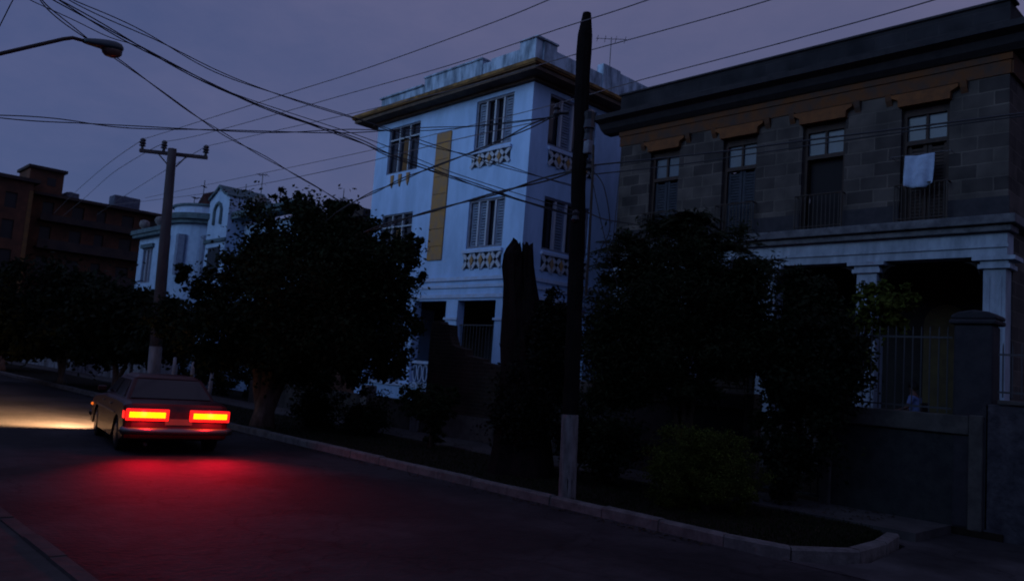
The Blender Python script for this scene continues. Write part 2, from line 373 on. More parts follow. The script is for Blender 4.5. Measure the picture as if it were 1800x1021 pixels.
# parapet in steps
q = MB()
def par(y0, y1, z, p=0): q.box(WX-p, y0, 11.532, WX+.28, y1, z)
par(23.33, 26.1, 12.2); par(20.12, 23.328, 12.45, .03); par(19.72, 20.118, 12.3); par(18.3, 19.718, 12.38); par(WY, 18.298, 12.55, .05)
q.box(WX+.282, WY-.05, 11.532, 17.9, WY+.25, 12.55)
for x0, x1, z, p in ((17.902, 20.25, 12.42, 0), (20.252, 21.2, 12.80, .03), (21.202, 27, 12.74, 0)): q.box(x0, WY-p, 11.532, x1, WY+.28, z)
q.box(WX+.29, 25.85, 11.532, 27, 26.12, 12.2); q.box(26.7, WY+.3, 11.532, 27, 25.84, 12.4)
q.build('parapet', 'stained', wb, bevel=.03)
q = MB()
for y0, y1, z in ((23.4, 26.15, 12.2), (20.1, 23.35, 12.45), (WY-.1, 18.3, 12.55)): q.box(WX-.07, y0, z+.003, WX+.33, y1, z+.07)
q.box(WX+.33, WY-.1, 12.553, 17.92, WY+.3, 12.62)
build_each(q, 'coping', 'stained', wb, bevel=.015)
# ochre pilaster strip
q = MB(); q.box(WX-.05, 21.46, 5.62, WX-.001, 22.27, 10.18); q.build('pilaster_strip', 'ochre', wb, bevel=.01)
q = MB()
for k in range(7): q.box(WX-.058, 21.46+.03, 6.1+k*.62, WX-.0505, 22.24, 6.115+k*.62)
build_each(q, 'joint', 'ochredark', wb)
# tall shuttered windows
def tall_window(axis, face, a0, a1, z0, z1, parent, nl=4, open_=(1,), fr='frame_grey', dim=False):
    def B(M, a, b, c, d, e, f):       # a,b: along; c,d: depth behind face; e,f: z
        if axis == 'x': M.box(face+c, a, e, face+d, b, f)
        else: M.box(a, face+c, e, b, face+d, f)
    w = MB(); t = .07
    for s_ in ((a0, a0+t, z0, z1), (a1-t, a1, z0, z1), (a0+t, a1-t, z0, z0+t), (a0+t, a1-t, z1-t, z1)):
        B(w, s_[0], s_[1], .05, .17, s_[2], s_[3])
    fo = w.build('window', fr, parent)
    W = (a1-a0-2*t)/nl
    pn = MB(); B(pn, a0+t, a1-t, .20, .22, z0+t, z1-t); pn.build('pane', 'windark', fo)
    ml = MB()
    for k in range(1, nl): B(ml, a0+t+k*W-.035, a0+t+k*W+.035, .04, .16, z0+t+.002, z1-t-.002)
    ml.build('mullion', 'lightmull' if not dim else 'frame_grey', fo)
    for k in range(nl):
        if k in open_: continue
        sh = MB(); b0 = a0+t+k*W+.037; b1 = b0+W-.074
        nsl = int((z1-z0-2*t)/.09)
        B(sh, b0, b0+.05, .10, .14, z0+t+.01, z1-t-.01); B(sh, b1-.05, b1, .10, .14, z0+t+.01, z1-t-.01)
        for j in range(nsl):
            zz = z0+t+.015+j*(z1-z0-2*t-.02)/nsl
            B(sh, b0+.051, b1-.051, .105+.01*(j % 2), .135, zz, zz+.065)
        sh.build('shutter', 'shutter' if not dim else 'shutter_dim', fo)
    return fo
tall_window('x', WX, *holes_f[0], wb, 4, (1, 2)); tall_window('x', WX, *holes_f[2], wb, 4, (1,))
tall_window('y', WY, *holes_s[0], wb, 4, (0, 2, 3)); tall_window('y', WY, *holes_s[1], wb, 4, (0, 2, 3))
# glazed metal windows on the left bay
def bar_window(y0, y1, z0, z1):
    w = MB(); t = .05
    for a, b, c, d in ((y0, y0+t, z0, z1), (y1-t, y1, z0, z1), (y0+t, y1-t, z0, z0+t), (y0+t, y1-t, z1-t, z1)): w.box(WX+.05, a, c, WX+.12, b, d)
    fo = w.build('window', 'frame_grey', wb)
    p = MB(); p.box(WX+.14, y0+t, z0+t, WX+.16, y1-t, z1-t); p.build('pane', 'windark', fo)
    b = MB()
    for k in (1, 2): yy = y0+(y1-y0)*k/3; b.box(WX+.03, yy-.025, z0+t, WX+.1, yy+.025, z1-t)
    b.box(WX+.025, y0+t, z1-.52, WX+.105, y1-t, z1-.47)
    b.build('glazing_bar', 'metalbar', fo)
    c = MB(); c.box(WX+.125, y0+.75, z0+t, WX+.138, y0+1.1, z1-.55); c.build('curtain', 'ochredark', fo)
    return fo
bar_window(*holes_f[1]); bar_window(*holes_f[3])
# ochre drop ornaments under the left windows
for z in (9.0,):
    for k in range(3):
        q = MB(); y = 23.85+k*.5; q.prism([(y-.09, z), (y+.09, z), (y+.07, z-.3), (y, z-.48), (y-.07, z-.3)], 'x', WX-.05, WX-.002); q.build('drop_ornament', 'ochre', wb)
# pierced panels under the tall windows: crossed bars with ochre diamonds
def panel(axis, face, a0, a1, z0, z1, n):
    w = MB(); d = MB(); W = (a1-a0)/n
    def quad(M, pts, c0, c1):
        def P(p, c): return (face+c, p[0], p[1]) if axis == 'x' else (p[0], face+c, p[1])
        k = len(pts); M.add([P(p, c0) for p in pts]+[P(p, c1) for p in pts], [tuple(range(k)), tuple(range(k, 2*k))[::-1]]+[(i, (i+1) % k, k+(i+1) % k, k+i) for i in range(k)])
    for k in range(n):
        x0 = a0+k*W; x1 = x0+W; t = .06
        zc = (z0+z1)/2; xc = (x0+x1)/2
        for (pa, pb) in (((x0, z0), (x1, z1)), ((x0, z1), (x1, z0))):
            dx, dz = pb[0]-pa[0], pb[1]-pa[1]; L = math.hypot(dx, dz); nx, nz = -dz/L*t, dx/L*t
            quad(w, [(pa[0]+nx, pa[1]+nz), (pa[0]-nx, pa[1]-nz), (pb[0]-nx, pb[1]-nz), (pb[0]+nx, pb[1]+nz)], -.06, -.02)
    for k in range(n+1):
        xc = a0+k*W; s_ = .13
        if k in (0, n): continue
        quad(d, [(xc-s_*.7, (z0+z1)/2), (xc, z0+.08), (xc+s_*.7, (z0+z1)/2), (xc, z1-.08)], -.085, -.062)
    B = MB()
    quad(B, [(a0-.05, z1), (a1+.05, z1), (a1+.05, z1+.1), (a0-.05, z1+.1)], -.1, -.001)
    quad(B, [(a0, z0), (a1, z0), (a1, z1-.002), (a0, z1-.002)], -.012, -.0015)
    po = w.build('window_apron', 'lightmull', wb); build_each(d, 'diamond', 'ochre', po)
    s2 = MB(); s2.v = B.v[:8]; s2.f = B.f[:6]; s2.build('sill', 'whitetrim', po)
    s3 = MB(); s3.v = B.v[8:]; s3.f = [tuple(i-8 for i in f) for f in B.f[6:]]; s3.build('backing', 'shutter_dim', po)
panel('x', WX, 18.4, 20.28, 8.66, 9.12, 4); panel('x', WX, 18.46, 20.28, 5.24, 5.76, 4)
panel('y', WY, 17.86, 20.1, 8.64, 9.12, 5); panel('y', WY, 17.86, 20.1, 5.22, 5.74, 5)
# porch balustrade, columns' caps, inner door
for y0, y1 in ((21.02, 22.76), (23.33, 25.58)):
    q = MB(); q.box(WX+.06, y0, 2.02, WX+.22, y1, 2.12); q.box(WX+.06, y0, 1.31, WX+.22, y1, 1.38)
    n = int((y1-y0)/.29)
    for k in range(n):
        yc = y0+(k+.5)*(y1-y0)/n; P = [(yc+.11*math.cos(a), 1.7+.29*math.sin(a)) for a in [i*PI/6 for i in range(12)]]
        q.tube([(WX+.14, a, b) for a, b in P+[P[0]]], .028, 5)
    q.build('balustrade', 'whitetrim', wb)
for y0, y1 in ((17.5, 18.6), (20.36, 21.06), (22.72, 23.37)):
    q = MB(); q.box(WX-.05, y0, 3.55, WX-.001, y1, 3.63); q.build('capital', 'whitetrim', wb)
q = MB()
for k in range(12): y = 18.6+k*.155; q.tube([(WX+.15, y, 1.3), (WX+.15, y, 3.4)], .011, 5)
q.box(WX+.13, 18.56, 3.38, WX+.17, 20.4, 3.42); q.build('porch_grille', 'ironlight', wb)
q = MB(); q.box(20.2, 21.5, 1.3, 20.29, 22.5, 3.7); q.build('door', 'shutter_dim', wb)

# ------------------------------------------------------------------ stone two-storey house
SX, SY0, SY1 = 18.5, 4.76, 15.1
sb = thing('stone_house', 'dark two-storey stone house with four tall balcony windows over a columned porch', 'building', (SX, 10, 0))
wins = [(5.91, 6.93), (8.22, 9.30), (10.54, 11.56), (12.96, 13.96)]
ZB, ZT = 5.96, 8.64
q = MB(); q.wall('x', SX, SX+.4, SY0, SY1, ZB, 9.45, [(a, b, ZB-.1, ZT) for a, b in wins])
q.wall('y', SY0+.001, SY0+.4, SX+.402, 30, .1, 9.45, [(20.5, 21.6, 6.5, 8.5), (24.5, 25.6, 6.5, 8.5)])
q.box(SX+.402, SY1-.4, .1, 30, SY1, 9.45); q.box(29.6, SY0+.41, .1, 30, SY1-.41, 9.45)
q.build('wall', 'stone', sb)
q = MB(); q.box(SX-.03, SY0-.03, ZB+.002, SX-.001, wins[0][0], ZB+.42)
for (a, b), (c, d) in zip(wins, wins[1:]): q.box(SX-.03, b, ZB+.002, SX-.001, c, ZB+.42)
q.box(SX-.03, wins[3][1], ZB+.002, SX-.001, SY1, ZB+.42); build_each(q, 'plinth', 'stonedark', sb)
q = MB(); q.box(SX-.035, SY0-.035, 9.0, SX-.001, SY1+.03, 9.3)
q.box(SX-.07, SY0-.07, 9.3, SX-.001, SY1+.06, 9.448); q.box(SX, SY0-.07, 9.0, 30, SY0-.001, 9.448); q.build('frieze', 'stonefrieze', sb)
q = MB()
q.prism([(SX+.2, 9.451), (SX-.12, 9.451), (SX-.3, 9.54), (SX-.42, 9.68), (SX-.68, 9.74), (SX-.72, 9.86), (SX+.2, 9.93)], 'y', SY0-.5, SY1+.6)
q.prism([(SY0+.2, 9.452), (SY0-.12, 9.452), (SY0-.3, 9.54), (SY0-.42, 9.68), (SY0-.52, 9.741), (SY0-.56, 9.861), (SY0+.2, 9.931)], 'x', SX+.2, 30)
q.build('cornice', 'stonedark', sb)
q = MB(); q.box(SX-.02, SY0, 9.932, SX+.3, SY1+.1, 10.60); q.box(SX+.302, SY0, 9.932, 30, SY0+.3, 10.62); q.box(SX+.302, SY1-.2, 9.932, 30, SY1+.1, 10.6)
q.build('parapet', 'parapetdark', sb)
q = MB(); q.box(SX-.08, SY0-.08, 10.602, SX+.36, SY1+.16, 10.66); q.build('coping', 'stonedark', sb, bevel=.012)
q = MB(); q.box(SX+.31, SY0+.31, 9.6, 29.6, SY1-.21, 9.8); q.build('roof_slab', 'stonedark', sb)
# ledge and entablature
q = MB(); q.box(SX-.28, SY0-.2, 5.76, SX+.4, SY1+.1, 5.95); q.box(SX-.16, SY0-.1, 5.62, SX+.4, SY1+.05, 5.758)
q.box(SX+.402, SY0-.2, 5.762, 30, SY0, 5.952); q.build('ledge', 'ledge', sb, bevel=.02)
q = MB(); q.box(SX-.02, SY0, 5.12, SX+.42, SY1, 5.618); q.box(SX-.06, SY0-.03, 5.30, SX-.021, SY1+.02, 5.36); q.build('entablature', 'porchwhite', sb)
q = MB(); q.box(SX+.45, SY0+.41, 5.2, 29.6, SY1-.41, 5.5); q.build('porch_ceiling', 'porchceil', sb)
q = MB(); q.box(SX-.04, SY0+.03, .1, 21.49, SY1-.41, 1.2); q.build('porch_floor', 'gardenwall', sb)
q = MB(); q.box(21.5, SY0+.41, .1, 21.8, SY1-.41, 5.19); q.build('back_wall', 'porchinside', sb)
cols = [(4.76, 5.24), (7.36, 7.88), (9.86, 10.36), (12.3, 12.8), (14.6, 15.1)]
for a, b in cols:
    w = b-a
    q = MB(); q.box(SX+.02, a+.03, 1.45, SX+.02+w-.06, b-.03, 4.86)
    for t in (.1, .32): q.box(SX+.005, a+t, 1.7, SX+.019, a+t+.05, 4.7)
    c = q.build('column', 'porchwhite', sb, bevel=.012)
    q = MB(); q.box(SX-.05, a-.06, 4.862, SX+.5, b+.06, 4.95); q.box(SX-.02, a-.02, 4.952, SX+.46, b+.02, 5.03); q.box(SX-.09, a-.16, 5.032, SX+.52, b+.16, 5.118)
    q.build('capital', 'porchwhite', c)
    q = MB(); q.box(SX-.02, a-.04, 1.202, SX+.5, b+.04, 1.448); q.build('pedestal', 'porchwhite', c)
# curved shoulders in the opening corners
for (a, b), (c, d) in zip(cols, cols[1:]):
    for y, s_ in ((b+.061, 1), (c-.061, -1)):
        pts = [(y, 5.03), (y+s_*.32, 5.03)] + [(y+s_*.32*(1-math.sin(t)), 5.03-.3*(1-math.cos(t))) for t in (.4, .8, 1.2, 1.57)]
        q = MB(); q.prism(pts, 'x', SX+.1, SX+.4); q.build('corner_bracket', 'porchinside', sb)
# arched ochre door on the porch's back wall
q = MB(); ya, yb = 6.35, 7.35
q.prism([(ya, 1.2), (yb, 1.2), (yb, 3.95)] + [((ya+yb)/2+.5*math.cos(t), 3.95+.5*math.sin(t)) for t in [PI*k/10 for k in range(1, 10)]] + [(ya, 3.95)], 'x', 21.42, 21.499)
MT['doorochre'] = mat('doorochre', (.10, .075, .035), .8, .2, (.07, .05, .03), nscale=3.)
q.build('door', 'doorochre', sb)
for ya in (9.2, 12.2):
    q = MB(); q.box(21.43, ya, 1.2, 21.499, ya+1.2, 3.9); q.build('door', 'woodbrown', sb)
# windows with transoms, hoods, balconettes
for i, (a, b) in enumerate(wins):
    q = MB(); t = .09
    for s_ in ((a, a+t, ZB, ZT), (b-t, b, ZB, ZT), (a+t, b-t, ZT-.18, ZT), (a+t, b-t, ZT-.86, ZT-.76)): q.box(SX+.12, s_[0], s_[2], SX+.3, s_[1], s_[3])
    fo = q.build('window', 'woodbrown', sb)
    q = MB(); q.box(SX+.2, a+t, ZT-.76, SX+.22, b-t, ZT-.18); q.build('transom_pane', 'glass_sky', fo)
    q = MB(); q.box(SX+.15, (a+b)/2-.03, ZT-.758, SX+.24, (a+b)/2+.03, ZT-.182); q.build('transom_bar', 'woodbrown', fo)
    q = MB(); q.box(SX+.33, a+t, ZB, SX+.36, b-t, ZT-.86); q.build('dark_opening', 'windark' if i != 1 else 'porchceil', fo)
    if i != 1:
        for y0, y1 in ((a+t, (a+b)/2-.01), ((a+b)/2+.01, b-t)):
            q = MB(); q.box(SX+.2, y0, ZB+.01, SX+.24, y0+.08, ZT-.861); q.box(SX+.2, y1-.08, ZB+.01, SX+.24, y1, ZT-.861)
            for k in range(22): q.box(SX+.205, y0+.081, ZB+.05+k*.078, SX+.235, y1-.081, ZB+.11+k*.078)
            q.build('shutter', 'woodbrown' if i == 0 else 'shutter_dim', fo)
    q = MB(); c = ZT
    q.prism([(a-.04, c+.002), (b+.04, c+.002), (b+.05, c+.16), (b+.2, c+.24), (b+.2, c+.31), (a-.2, c+.31), (a-.2, c+.24), (a-.05, c+.16)], 'x', SX-.14, SX-.001)
    q.build('window_hood', 'hood', sb, bevel=.01)
    q = MB(); x = SX-.2
    for k in range(11): y = a+.02+k*(b-a-.04)/10; q.tube([(x, y, 5.96), (x, y, 6.78)], .011, 5)
    q.tube([(x, a-.05, 6.8), (x, b+.05, 6.8)], .02, 6); q.tube([(x, a-.02, 6.02), (x, b+.02, 6.02)], .014, 6)
    for y in (a-.04, b+.04): q.tube([(x, y, 6.8), (SX+.05, y, 6.8)], .018, 6); q.tube([(x, y, 5.95), (x, y, 6.8)], .018, 6)
    q.build('balcony_railing', 'iron', sb)
# paler corner quoin and stain patches are in the coursing; frieze brackets beside each window
for a, b in wins:
    for y in (a-.36, b+.2):
        q = MB(); q.prism([(SX-.035, 9.0), (SX-.13, 9.0), (SX-.09, 8.86), (SX-.002, 8.74), (SX-.002, 9.0)], 'y', y, y+.14); q.build('bracket', 'stonefrieze', sb)
# towel
tw = MB(); A = on_x(1591, 275, SX-.23); Bp = on_x(1643, 279, SX-.23); C1 = on_x(1590, 328, SX-.23)
nu, nv = 16, 14; vs = []
Wt = A.y-Bp.y; Ht = A.z-C1.z
for j in range(nv+1):
    for i in range(nu+1):
        u, v = i/nu, j/nv
        L = Ht*(1.0+.10*math.sin(u*2.6)) * (1.0 if u < .78 else .93)
        vs.append((SX-.23-.045*math.sin(u*11+v*2)*(.3+v)-.03*v + (.035 if u > .8 else 0)*v, A.y-u*Wt*(1-.05*v), A.z-v*L+.02*(1-v)*math.sin(u*PI)*-1))
tw.add(vs, [(j*(nu+1)+i, j*(nu+1)+i+1, (j+1)*(nu+1)+i+1, (j+1)*(nu+1)+i) for j in range(nv) for i in range(nu)])
o = tw.build('towel', 'cloth', loc=(A.x, (A.y+Bp.y)/2, A.z), smooth=True, fixn=False)
sm = o.modifiers.new('thickness', 'SOLIDIFY'); sm.thickness = .012
tag(o, 'white towel hung to dry in the rightmost tall window of the stone house', 'towel')
q = MB(); q.tube([(SX-.23, wins[0][1]+.12, A.z+.02), (SX-.23, wins[0][0]-.1, A.z+.0)], .006, 5)
for y in (wins[0][1]+.12, wins[0][0]-.1): q.tube([(SX-.23, y, A.z+.01), (SX+.02, y, A.z+.01)], .008, 5)
tag(q.build('clothes_line', 'cablethin', loc=(SX, 6.4, A.z)), 'short clothes line holding the white towel across the window', 'clothes line')

# ------------------------------------------------------------------ garden wall, pillar, fences
GX = 13.9
def wall_section(label, y0, y1, ztop, rail):
    t = thing('garden_wall', label, 'wall', (GX, (y0+y1)/2, .1), 'garden wall sections of the stone house')
    q = MB(); q.box(GX+.06, y0+.2, .1, GX+.26, y1-.2, ztop-.3); q.build('recessed_panel', 'wallpanel', t)
    q = MB(); q.box(GX, y0+.201, ztop-.298, GX+.3, y1-.201, ztop); q.build('top_band', 'gardenwall', t, bevel=.02)
    for a in (y0, y1-.2):
        q = MB(); q.box(GX-.01, a, .1, GX+.32, a+.2, ztop+.02); q.build('pier', 'gardenwall', t, bevel=.02)
    return t
wall_section('garden wall panel beside the tall pillar, framed by paler bands', 3.88, 6.45, 1.84, 1)
wall_section('garden wall panel behind the round clipped bush, mostly hidden', 7.75, 14.5, 1.90, 1)
def bar_fence(name, label, y0, y1, z0, z1, n, x=GX+.15, mat_='ironlight', group=None, r=.011):
    t = thing(name, label, 'fence', (x, (y0+y1)/2, z0), group)
    q = MB(); rr = random.Random(int(y0*10))
    for k in range(n):
        y = y0+(k+.5)*(y1-y0)/n; q.tube([(x, y, z0), (x+rr.uniform(-.01, .01), y, z1-.06), (x, y, z1)], [r, r, .003], 6)
    q.build('bars', mat_, t)
    q = MB()
    for z in (z0+.08, z1-.18): q.box(x-.008, y0, z-.015, x+.008, y1, z+.015)
    build_each(q, 'rail', mat_, t); return t
FG = 'iron fences along the garden wall'
bar_fence('iron_fence', 'tall iron bar fence on the garden wall left of the stone pillar', 4.38, 6.4, 1.85, 3.25, 15, group=FG)
bar_fence('iron_fence', 'iron bar fence above the wall behind the leafy tree trunk', 7.8, 14.4, 1.92, 2.75, 40, group=FG)
bar_fence('iron_fence', 'iron bar fence right of the stone pillar in front of the pale column', 2.2, 3.72, 2.16, 3.0, 12, group=FG)
# gate
t = thing('garden_gate', 'low iron bar gate between the two garden wall panels', 'gate', (GX+.1, 7.1, .1))
q = MB()
for k in range(10): y = 6.52+k*.13; q.tube([(GX+.12, y, .2), (GX+.12, y, 1.62)], .012, 6)
q.build('bars', 'ironlight', t)
q = MB(); q.box(GX+.105, 6.47, .2, GX+.135, 7.73, .25); q.box(GX+.105, 6.47, 1.55, GX+.135, 7.73, 1.6); q.build('gate_frame', 'ironlight', t)
# pillar
t = thing('stone_pillar', 'tall dark square pillar with a worn domed cap on the garden wall', 'pillar', (GX+.3, 4.05, .1))
q = MB(); q.box(GX+.05, 3.78, .1, GX+.50, 4.34, 3.28); q.build('shaft', 'stonedark', t, bevel=.05)
q = MB(); q.box(GX, 3.72, 3.282, GX+.55, 4.40, 3.36)
q.prism([(3.72, 3.362), (3.72, 3.42), (3.84, 3.48), (4.05, 3.51), (4.26, 3.48), (4.38, 3.42), (4.38, 3.362)], 'x', GX+.02, GX+.53); q.build('cap', 'stonedark', t, bevel=.03)
# rough wall to the right
t = thing('stucco_wall', 'rough stained stucco wall running right of the tall pillar', 'wall', (GX, 0, .1))
q = MB(); q.box(GX+.05, -12, .0, GX+.35, 3.87, 2.05); q.build('wall_face', 'roughcast', t, bevel=.02)
q = MB(); q.box(GX, -12, 2.052, GX+.4, 3.69, 2.12); q.build('coping', 'gardenwall', t, bevel=.015)
# brown stepped wall
t = thing('brown_garden_wall', 'brown brick garden wall stepping down in front of the pale blue house', 'wall', (GX, 16.3, .1))
q = MB(); pts = [(14.8, .1), (17.85, .1), (17.85, 3.22), (17.45, 3.24), (17.42, 3.17), (17.02, 3.14), (16.98, 2.86), (16.86, 2.62), (16.7, 2.55), (16.3, 2.5), (16.27, 2.34), (15.6, 2.26), (15.57, 2.18), (14.8, 2.1)]
q.prism(pts, 'x', GX+.05, GX+.35); q.build('brickwork', 'brownwall', t, bevel=.02)
q = MB(); q.box(GX, 14.79, .1, GX+.049, 17.87, .75); q.build('plinth', 'gardenwall', t)
t = thing('white_house_wall', 'low grey garden wall with piers behind the flat-topped bush and big tree', 'wall', (GX, 24, .1))
q = MB(); q.box(GX+.05, 17.9, .1, GX+.25, 28.5, .95); q.build('wall_face', 'gardenwall', t)
for y in (18.0, 20.6, 23.4, 26.2):
    q = MB(); q.box(GX-.02, y, .1, GX+.32, y+.36, 1.25); q.build('pier', 'whitewash', t, bevel=.02)

# ------------------------------------------------------------------ distant blue house with round bay
BX = 17.
bh = thing('bay_house', 'distant pale blue two-storey villa with round bay and gabled turret', 'building', (BX, 43, 0))
q = MB(); q.wall('x', BX, BX+.3, 44.1, 51.4, .1, 8.35, [(49.0, 50.6, 5.6, 7.7), (45.0, 46.6, 5.2, 7.6), (47.2, 48.3, 1.4, 4.2)])
q.box(BX+.301, 51.1, .1, 27, 51.4, 8.35); q.box(BX+.3, 31.4, .1, BX+.6, 44.09, 8.2); q.box(BX+.61, 31.4, .1, 27, 31.7, 8.2)
q.build('wall', 'bluehouse', bh)
for (a, b, c, d) in ((49.0, 50.6, 5.6, 7.7), (45.0, 46.6, 5.2, 7.6)):
    tall_window('x', BX, a, b, c, d, bh, 3, (1,))
    q = MB(); q.box(BX-.15, a-.2, d+.02, BX-.002, b+.2, d+.25); q.build('hood', 'greentrim', bh)
q = MB()
n = 14; cyy = 42.2; rr_ = 2.15
def ringpts(r, z): return [(BX+.35 - r*math.sin(PI*k/n)*.85, cyy - r*math.cos(PI*k/n), z) for k in range(n+1)]
def halfdrum(M, r, z0, z1):
    a, b = ringpts(r, z0), ringpts(r, z1); k = len(a)
    M.add(a+b, [(i, i+1, k+i+1, k+i) for i in range(k-1)] + [tuple(range(k))[::-1], tuple(range(k, 2*k)), (k-1, 0, k, 2*k-1)])
halfdrum(q, rr_, .1, 8.3); q.build('round_bay', 'bluehouse', bh)
q = MB(); halfdrum(q, rr_+.28, 8.301, 8.5); halfdrum(q, rr_+.45, 8.501, 8.8)
q.box(BX-.4, 44.5, 8.36, BX+.4, 51.6, 8.55); q.box(BX-.5, 44.5, 8.551, BX+.4, 51.7, 8.8); q.box(BX-.45, 31.3, 8.36, BX+.4, 39.6, 8.7); q.build('cornice', 'greentrim', bh)
q = MB(); halfdrum(q, rr_-.1, 8.801, 9.25); q.build('bay_parapet', 'whitetrim', bh)
q = MB(); halfdrum(q, rr_+.02, 9.251, 9.36); q.build('bay_coping', 'greentrim', bh)
for k in (2, 5, 8, 11):
    a = PI*k/n; px, py = BX+.35-2.17*math.sin(a)*.85, cyy-2.17*math.cos(a)
    q = MB(); q.tube([(px, py, 5.6), (px, py, 7.7)], .3, 6); q.build('bay_window', 'shutter', bh)
q = MB(); pp = [(37.7, 8.0), (37.7, 9.45), (38.2, 9.62), (38.85, 10.05), (39.5, 9.7), (40.0, 9.45), (40.0, 8.0)]
q.prism([(37.7, .1)]+pp[1:-1]+[(40.0, .1)], 'x', BX-.6, BX+1.6); q.build('turret', 'bluehouse', bh)
q = MB()
for (a, b), (c, d) in zip(pp[1:-1], pp[2:-1]): q.add([(BX-.72, a, b+.003), (BX+1.7, a, b+.003), (BX+1.7, c, d+.003), (BX-.72, c, d+.003), (BX-.72, a, b+.12), (BX+1.7, a, b+.12), (BX+1.7, c, d+.12), (BX-.72, c, d+.12)], [(0, 1, 2, 3), (4, 7, 6, 5), (0, 4, 5, 1), (2, 6, 7, 3), (0, 3, 7, 4), (1, 5, 6, 2)])
q.box(BX-.7, 37.6, 7.25, BX-.602, 40.1, 7.42); build_each(q, 'gable_trim', 'greentrim', bh)
q = MB(); q.tube([(BX-.63, 38.45, 8.15), (BX-.63, 38.45, 8.9), (BX-.63, 38.62, 9.15), (BX-.63, 38.85, 9.25), (BX-.63, 39.08, 9.15), (BX-.63, 39.25, 8.9), (BX-.63, 39.25, 8.15)], .09, 6); q.build('arch_ornament', 'greentrim', bh)
q = MB(); q.box(BX-.66, 38.2, 5.6, BX-.601, 39.5, 7.0); q.build('window', 'shutter_dim', bh)
q = MB(); q.tube([(BX+1.2, 43.2, 9.0), (BX+1.2, 43.9, 9.9), (BX+1.2, 44.6, 9.0)], [.8, .9, .7], 8); q.build('roof_hatch', 'rust', bh)
for u, v in ((253, 405), (281, 396), (306, 397), (323, 384), (453, 383)):
    p = on_x(u, v, BX-.1); zz = 8.8 if u < 400 else 8.7
    q = MB(); q._lathe((p.x, p.y, zz), [(.12, 0), (.1, .12), (.26, .25), (.33, .42), (.26, .6), (.1, .68)], 10); q.build('finial_ball', 'whitewash', bh, smooth=True)
q = MB(); q.box(BX+.62, 31.8, 8.0, 27, 51.0, 8.3); q.build('roof_slab', 'greentrim', bh)

# low dark-roofed house between
t = thing('low_house', 'low brown flat-roofed house glimpsed between the big tree and pale blue house', 'building', (BX, 28.6, 0))
q = MB(); q.wall('x', BX+.4, BX+.7, 26.4, 31.2, .1, 7.55, [(27.4, 28.6, 5.0, 7.0)]); q.box(BX+.701, 26.4, .1, 27, 26.7, 7.55); q.box(BX+.701, 30.9, .1, 27, 31.2, 7.55); q.build('wall', 'brickfar', t)
q = MB(); q.box(BX-.3, 26.2, 7.551, 27, 31.28, 7.85); q.build('roof', 'slabfar', t)
q = MB(); q.box(BX+.5, 27.4, 5.0, BX+.55, 28.6, 7.0); q.build('window', 'winfar', t)

# ------------------------------------------------------------------ brown apartment block far left
AY = 80.
ab = thing('apartment_block', 'far brown brick apartment block with balcony slabs and a rooftop room', 'building', (18, AY, 0))
hw = []
for zf in (2.2, 4.8, 7.4, 10.1, 12.55):
    for x, w in ((17.9, .9), (20.3, 1.0), (22.4, .8), (24.6, 1.1), (27.2, .8)): hw.append((x, x+w, zf+.25, zf+1.35 if zf > 12 else zf+1.6))
q = MB(); q.wall('y', AY, AY+.4, 16.5, 34, 0, 14.3, hw); q.box(16.5, AY+.401, 0, 34, AY+14, 14.3)
q.build('wall', 'brickfar', ab)
for i, (a, b, c, d) in enumerate(hw):
    q = MB(); q.box(a, AY+.2, c, b, AY+.3, d); q.build('window', 'winfar', ab)
for zf in (2.0, 4.6, 7.2, 9.75, 12.2):
    q = MB(); q.box(17.6, AY-1.1, zf-.1, 34, AY-.002, zf+.08); q.box(17.6, AY-1.1, zf+.081, 34, AY-1.0, zf+.75 if int(zf) % 2 else zf+.5); q.build('balcony', 'slabfar', ab)
hw2 = [(12.2, 13.4, 9.9, 11.5), (14.6, 15.5, 7.2, 9.0), (14.5, 15.4, 9.9, 11.5), (14.5, 15.4, 12.5, 13.8), (12.2, 13.4, 7.2, 9.0), (12.2, 13.4, 4.6, 6.3), (14.6, 15.5, 4.6, 6.3)]
q = MB(); q.wall('y', AY-2.5, AY-2.1, 5, 16.49, 0, 14.9, hw2); q.box(5, AY-2.09, 0, 16.49, AY+12, 14.9); q.build('wing', 'brickfar', ab)
for a, b, c, d in hw2:
    q = MB(); q.box(a, AY-2.3, c, b, AY-2.2, d); q.build('window', 'winfar', ab)
q = MB(); q.box(16.2, AY-2.55, 0, 16.52, AY-2.502, 14.2); q.build('corner_strip', 'ochredark', ab)
q = MB(); q.box(5, AY-2.9, 14.901, 16.9, AY+12, 15.2); q.box(16.91, AY-.9, 14.301, 34, AY+14, 14.55); q.build('roof_edge', 'slabfar', ab)
q = MB(); q.box(16.5, AY-.4, 14.56, 19.2, AY+3.5, 16.6); q.build('rooftop_room', 'brickfar', ab)
q = MB(); q.box(16.3, AY-.7, 16.601, 19.4, AY+3.7, 16.85); q.build('room_roof', 'slabfar', ab)
q = MB(); q.box(17.9, AY-.44, 15.3, 18.6, AY-.401, 16.0); q.build('window', 'winfar', ab)
def tank(label, x0, x1, z1, y):
    t = thing('water_tank', label, 'water tank', ((x0+x1)/2, y, 14.55), 'rooftop water tanks')
    q = MB(); q.box(x0, y, 14.75, x1, y+1.6, z1); q.build('tank', 'tank', t, bevel=.08)
    q = MB()
    for x in (x0+.1, x1-.2): q.box(x, y+.05, 14.552, x+.1, y+1.5, 14.748)
    q.build('support', 'slabfar', t)
    q = MB(); q._lathe(((x0+x1)/2, y+.8, z1), [(.3, .001), (.3, .1), (.1, .16)], 10); q.build('lid', 'tank', t)
tank('small pale water tank beside the brown rooftop room', 19.9, 21.0, 15.3, AY+1)
tank('larger dark boxy water tank near the right end of the brown roof', 24.0, 26.4, 15.9, AY+1)

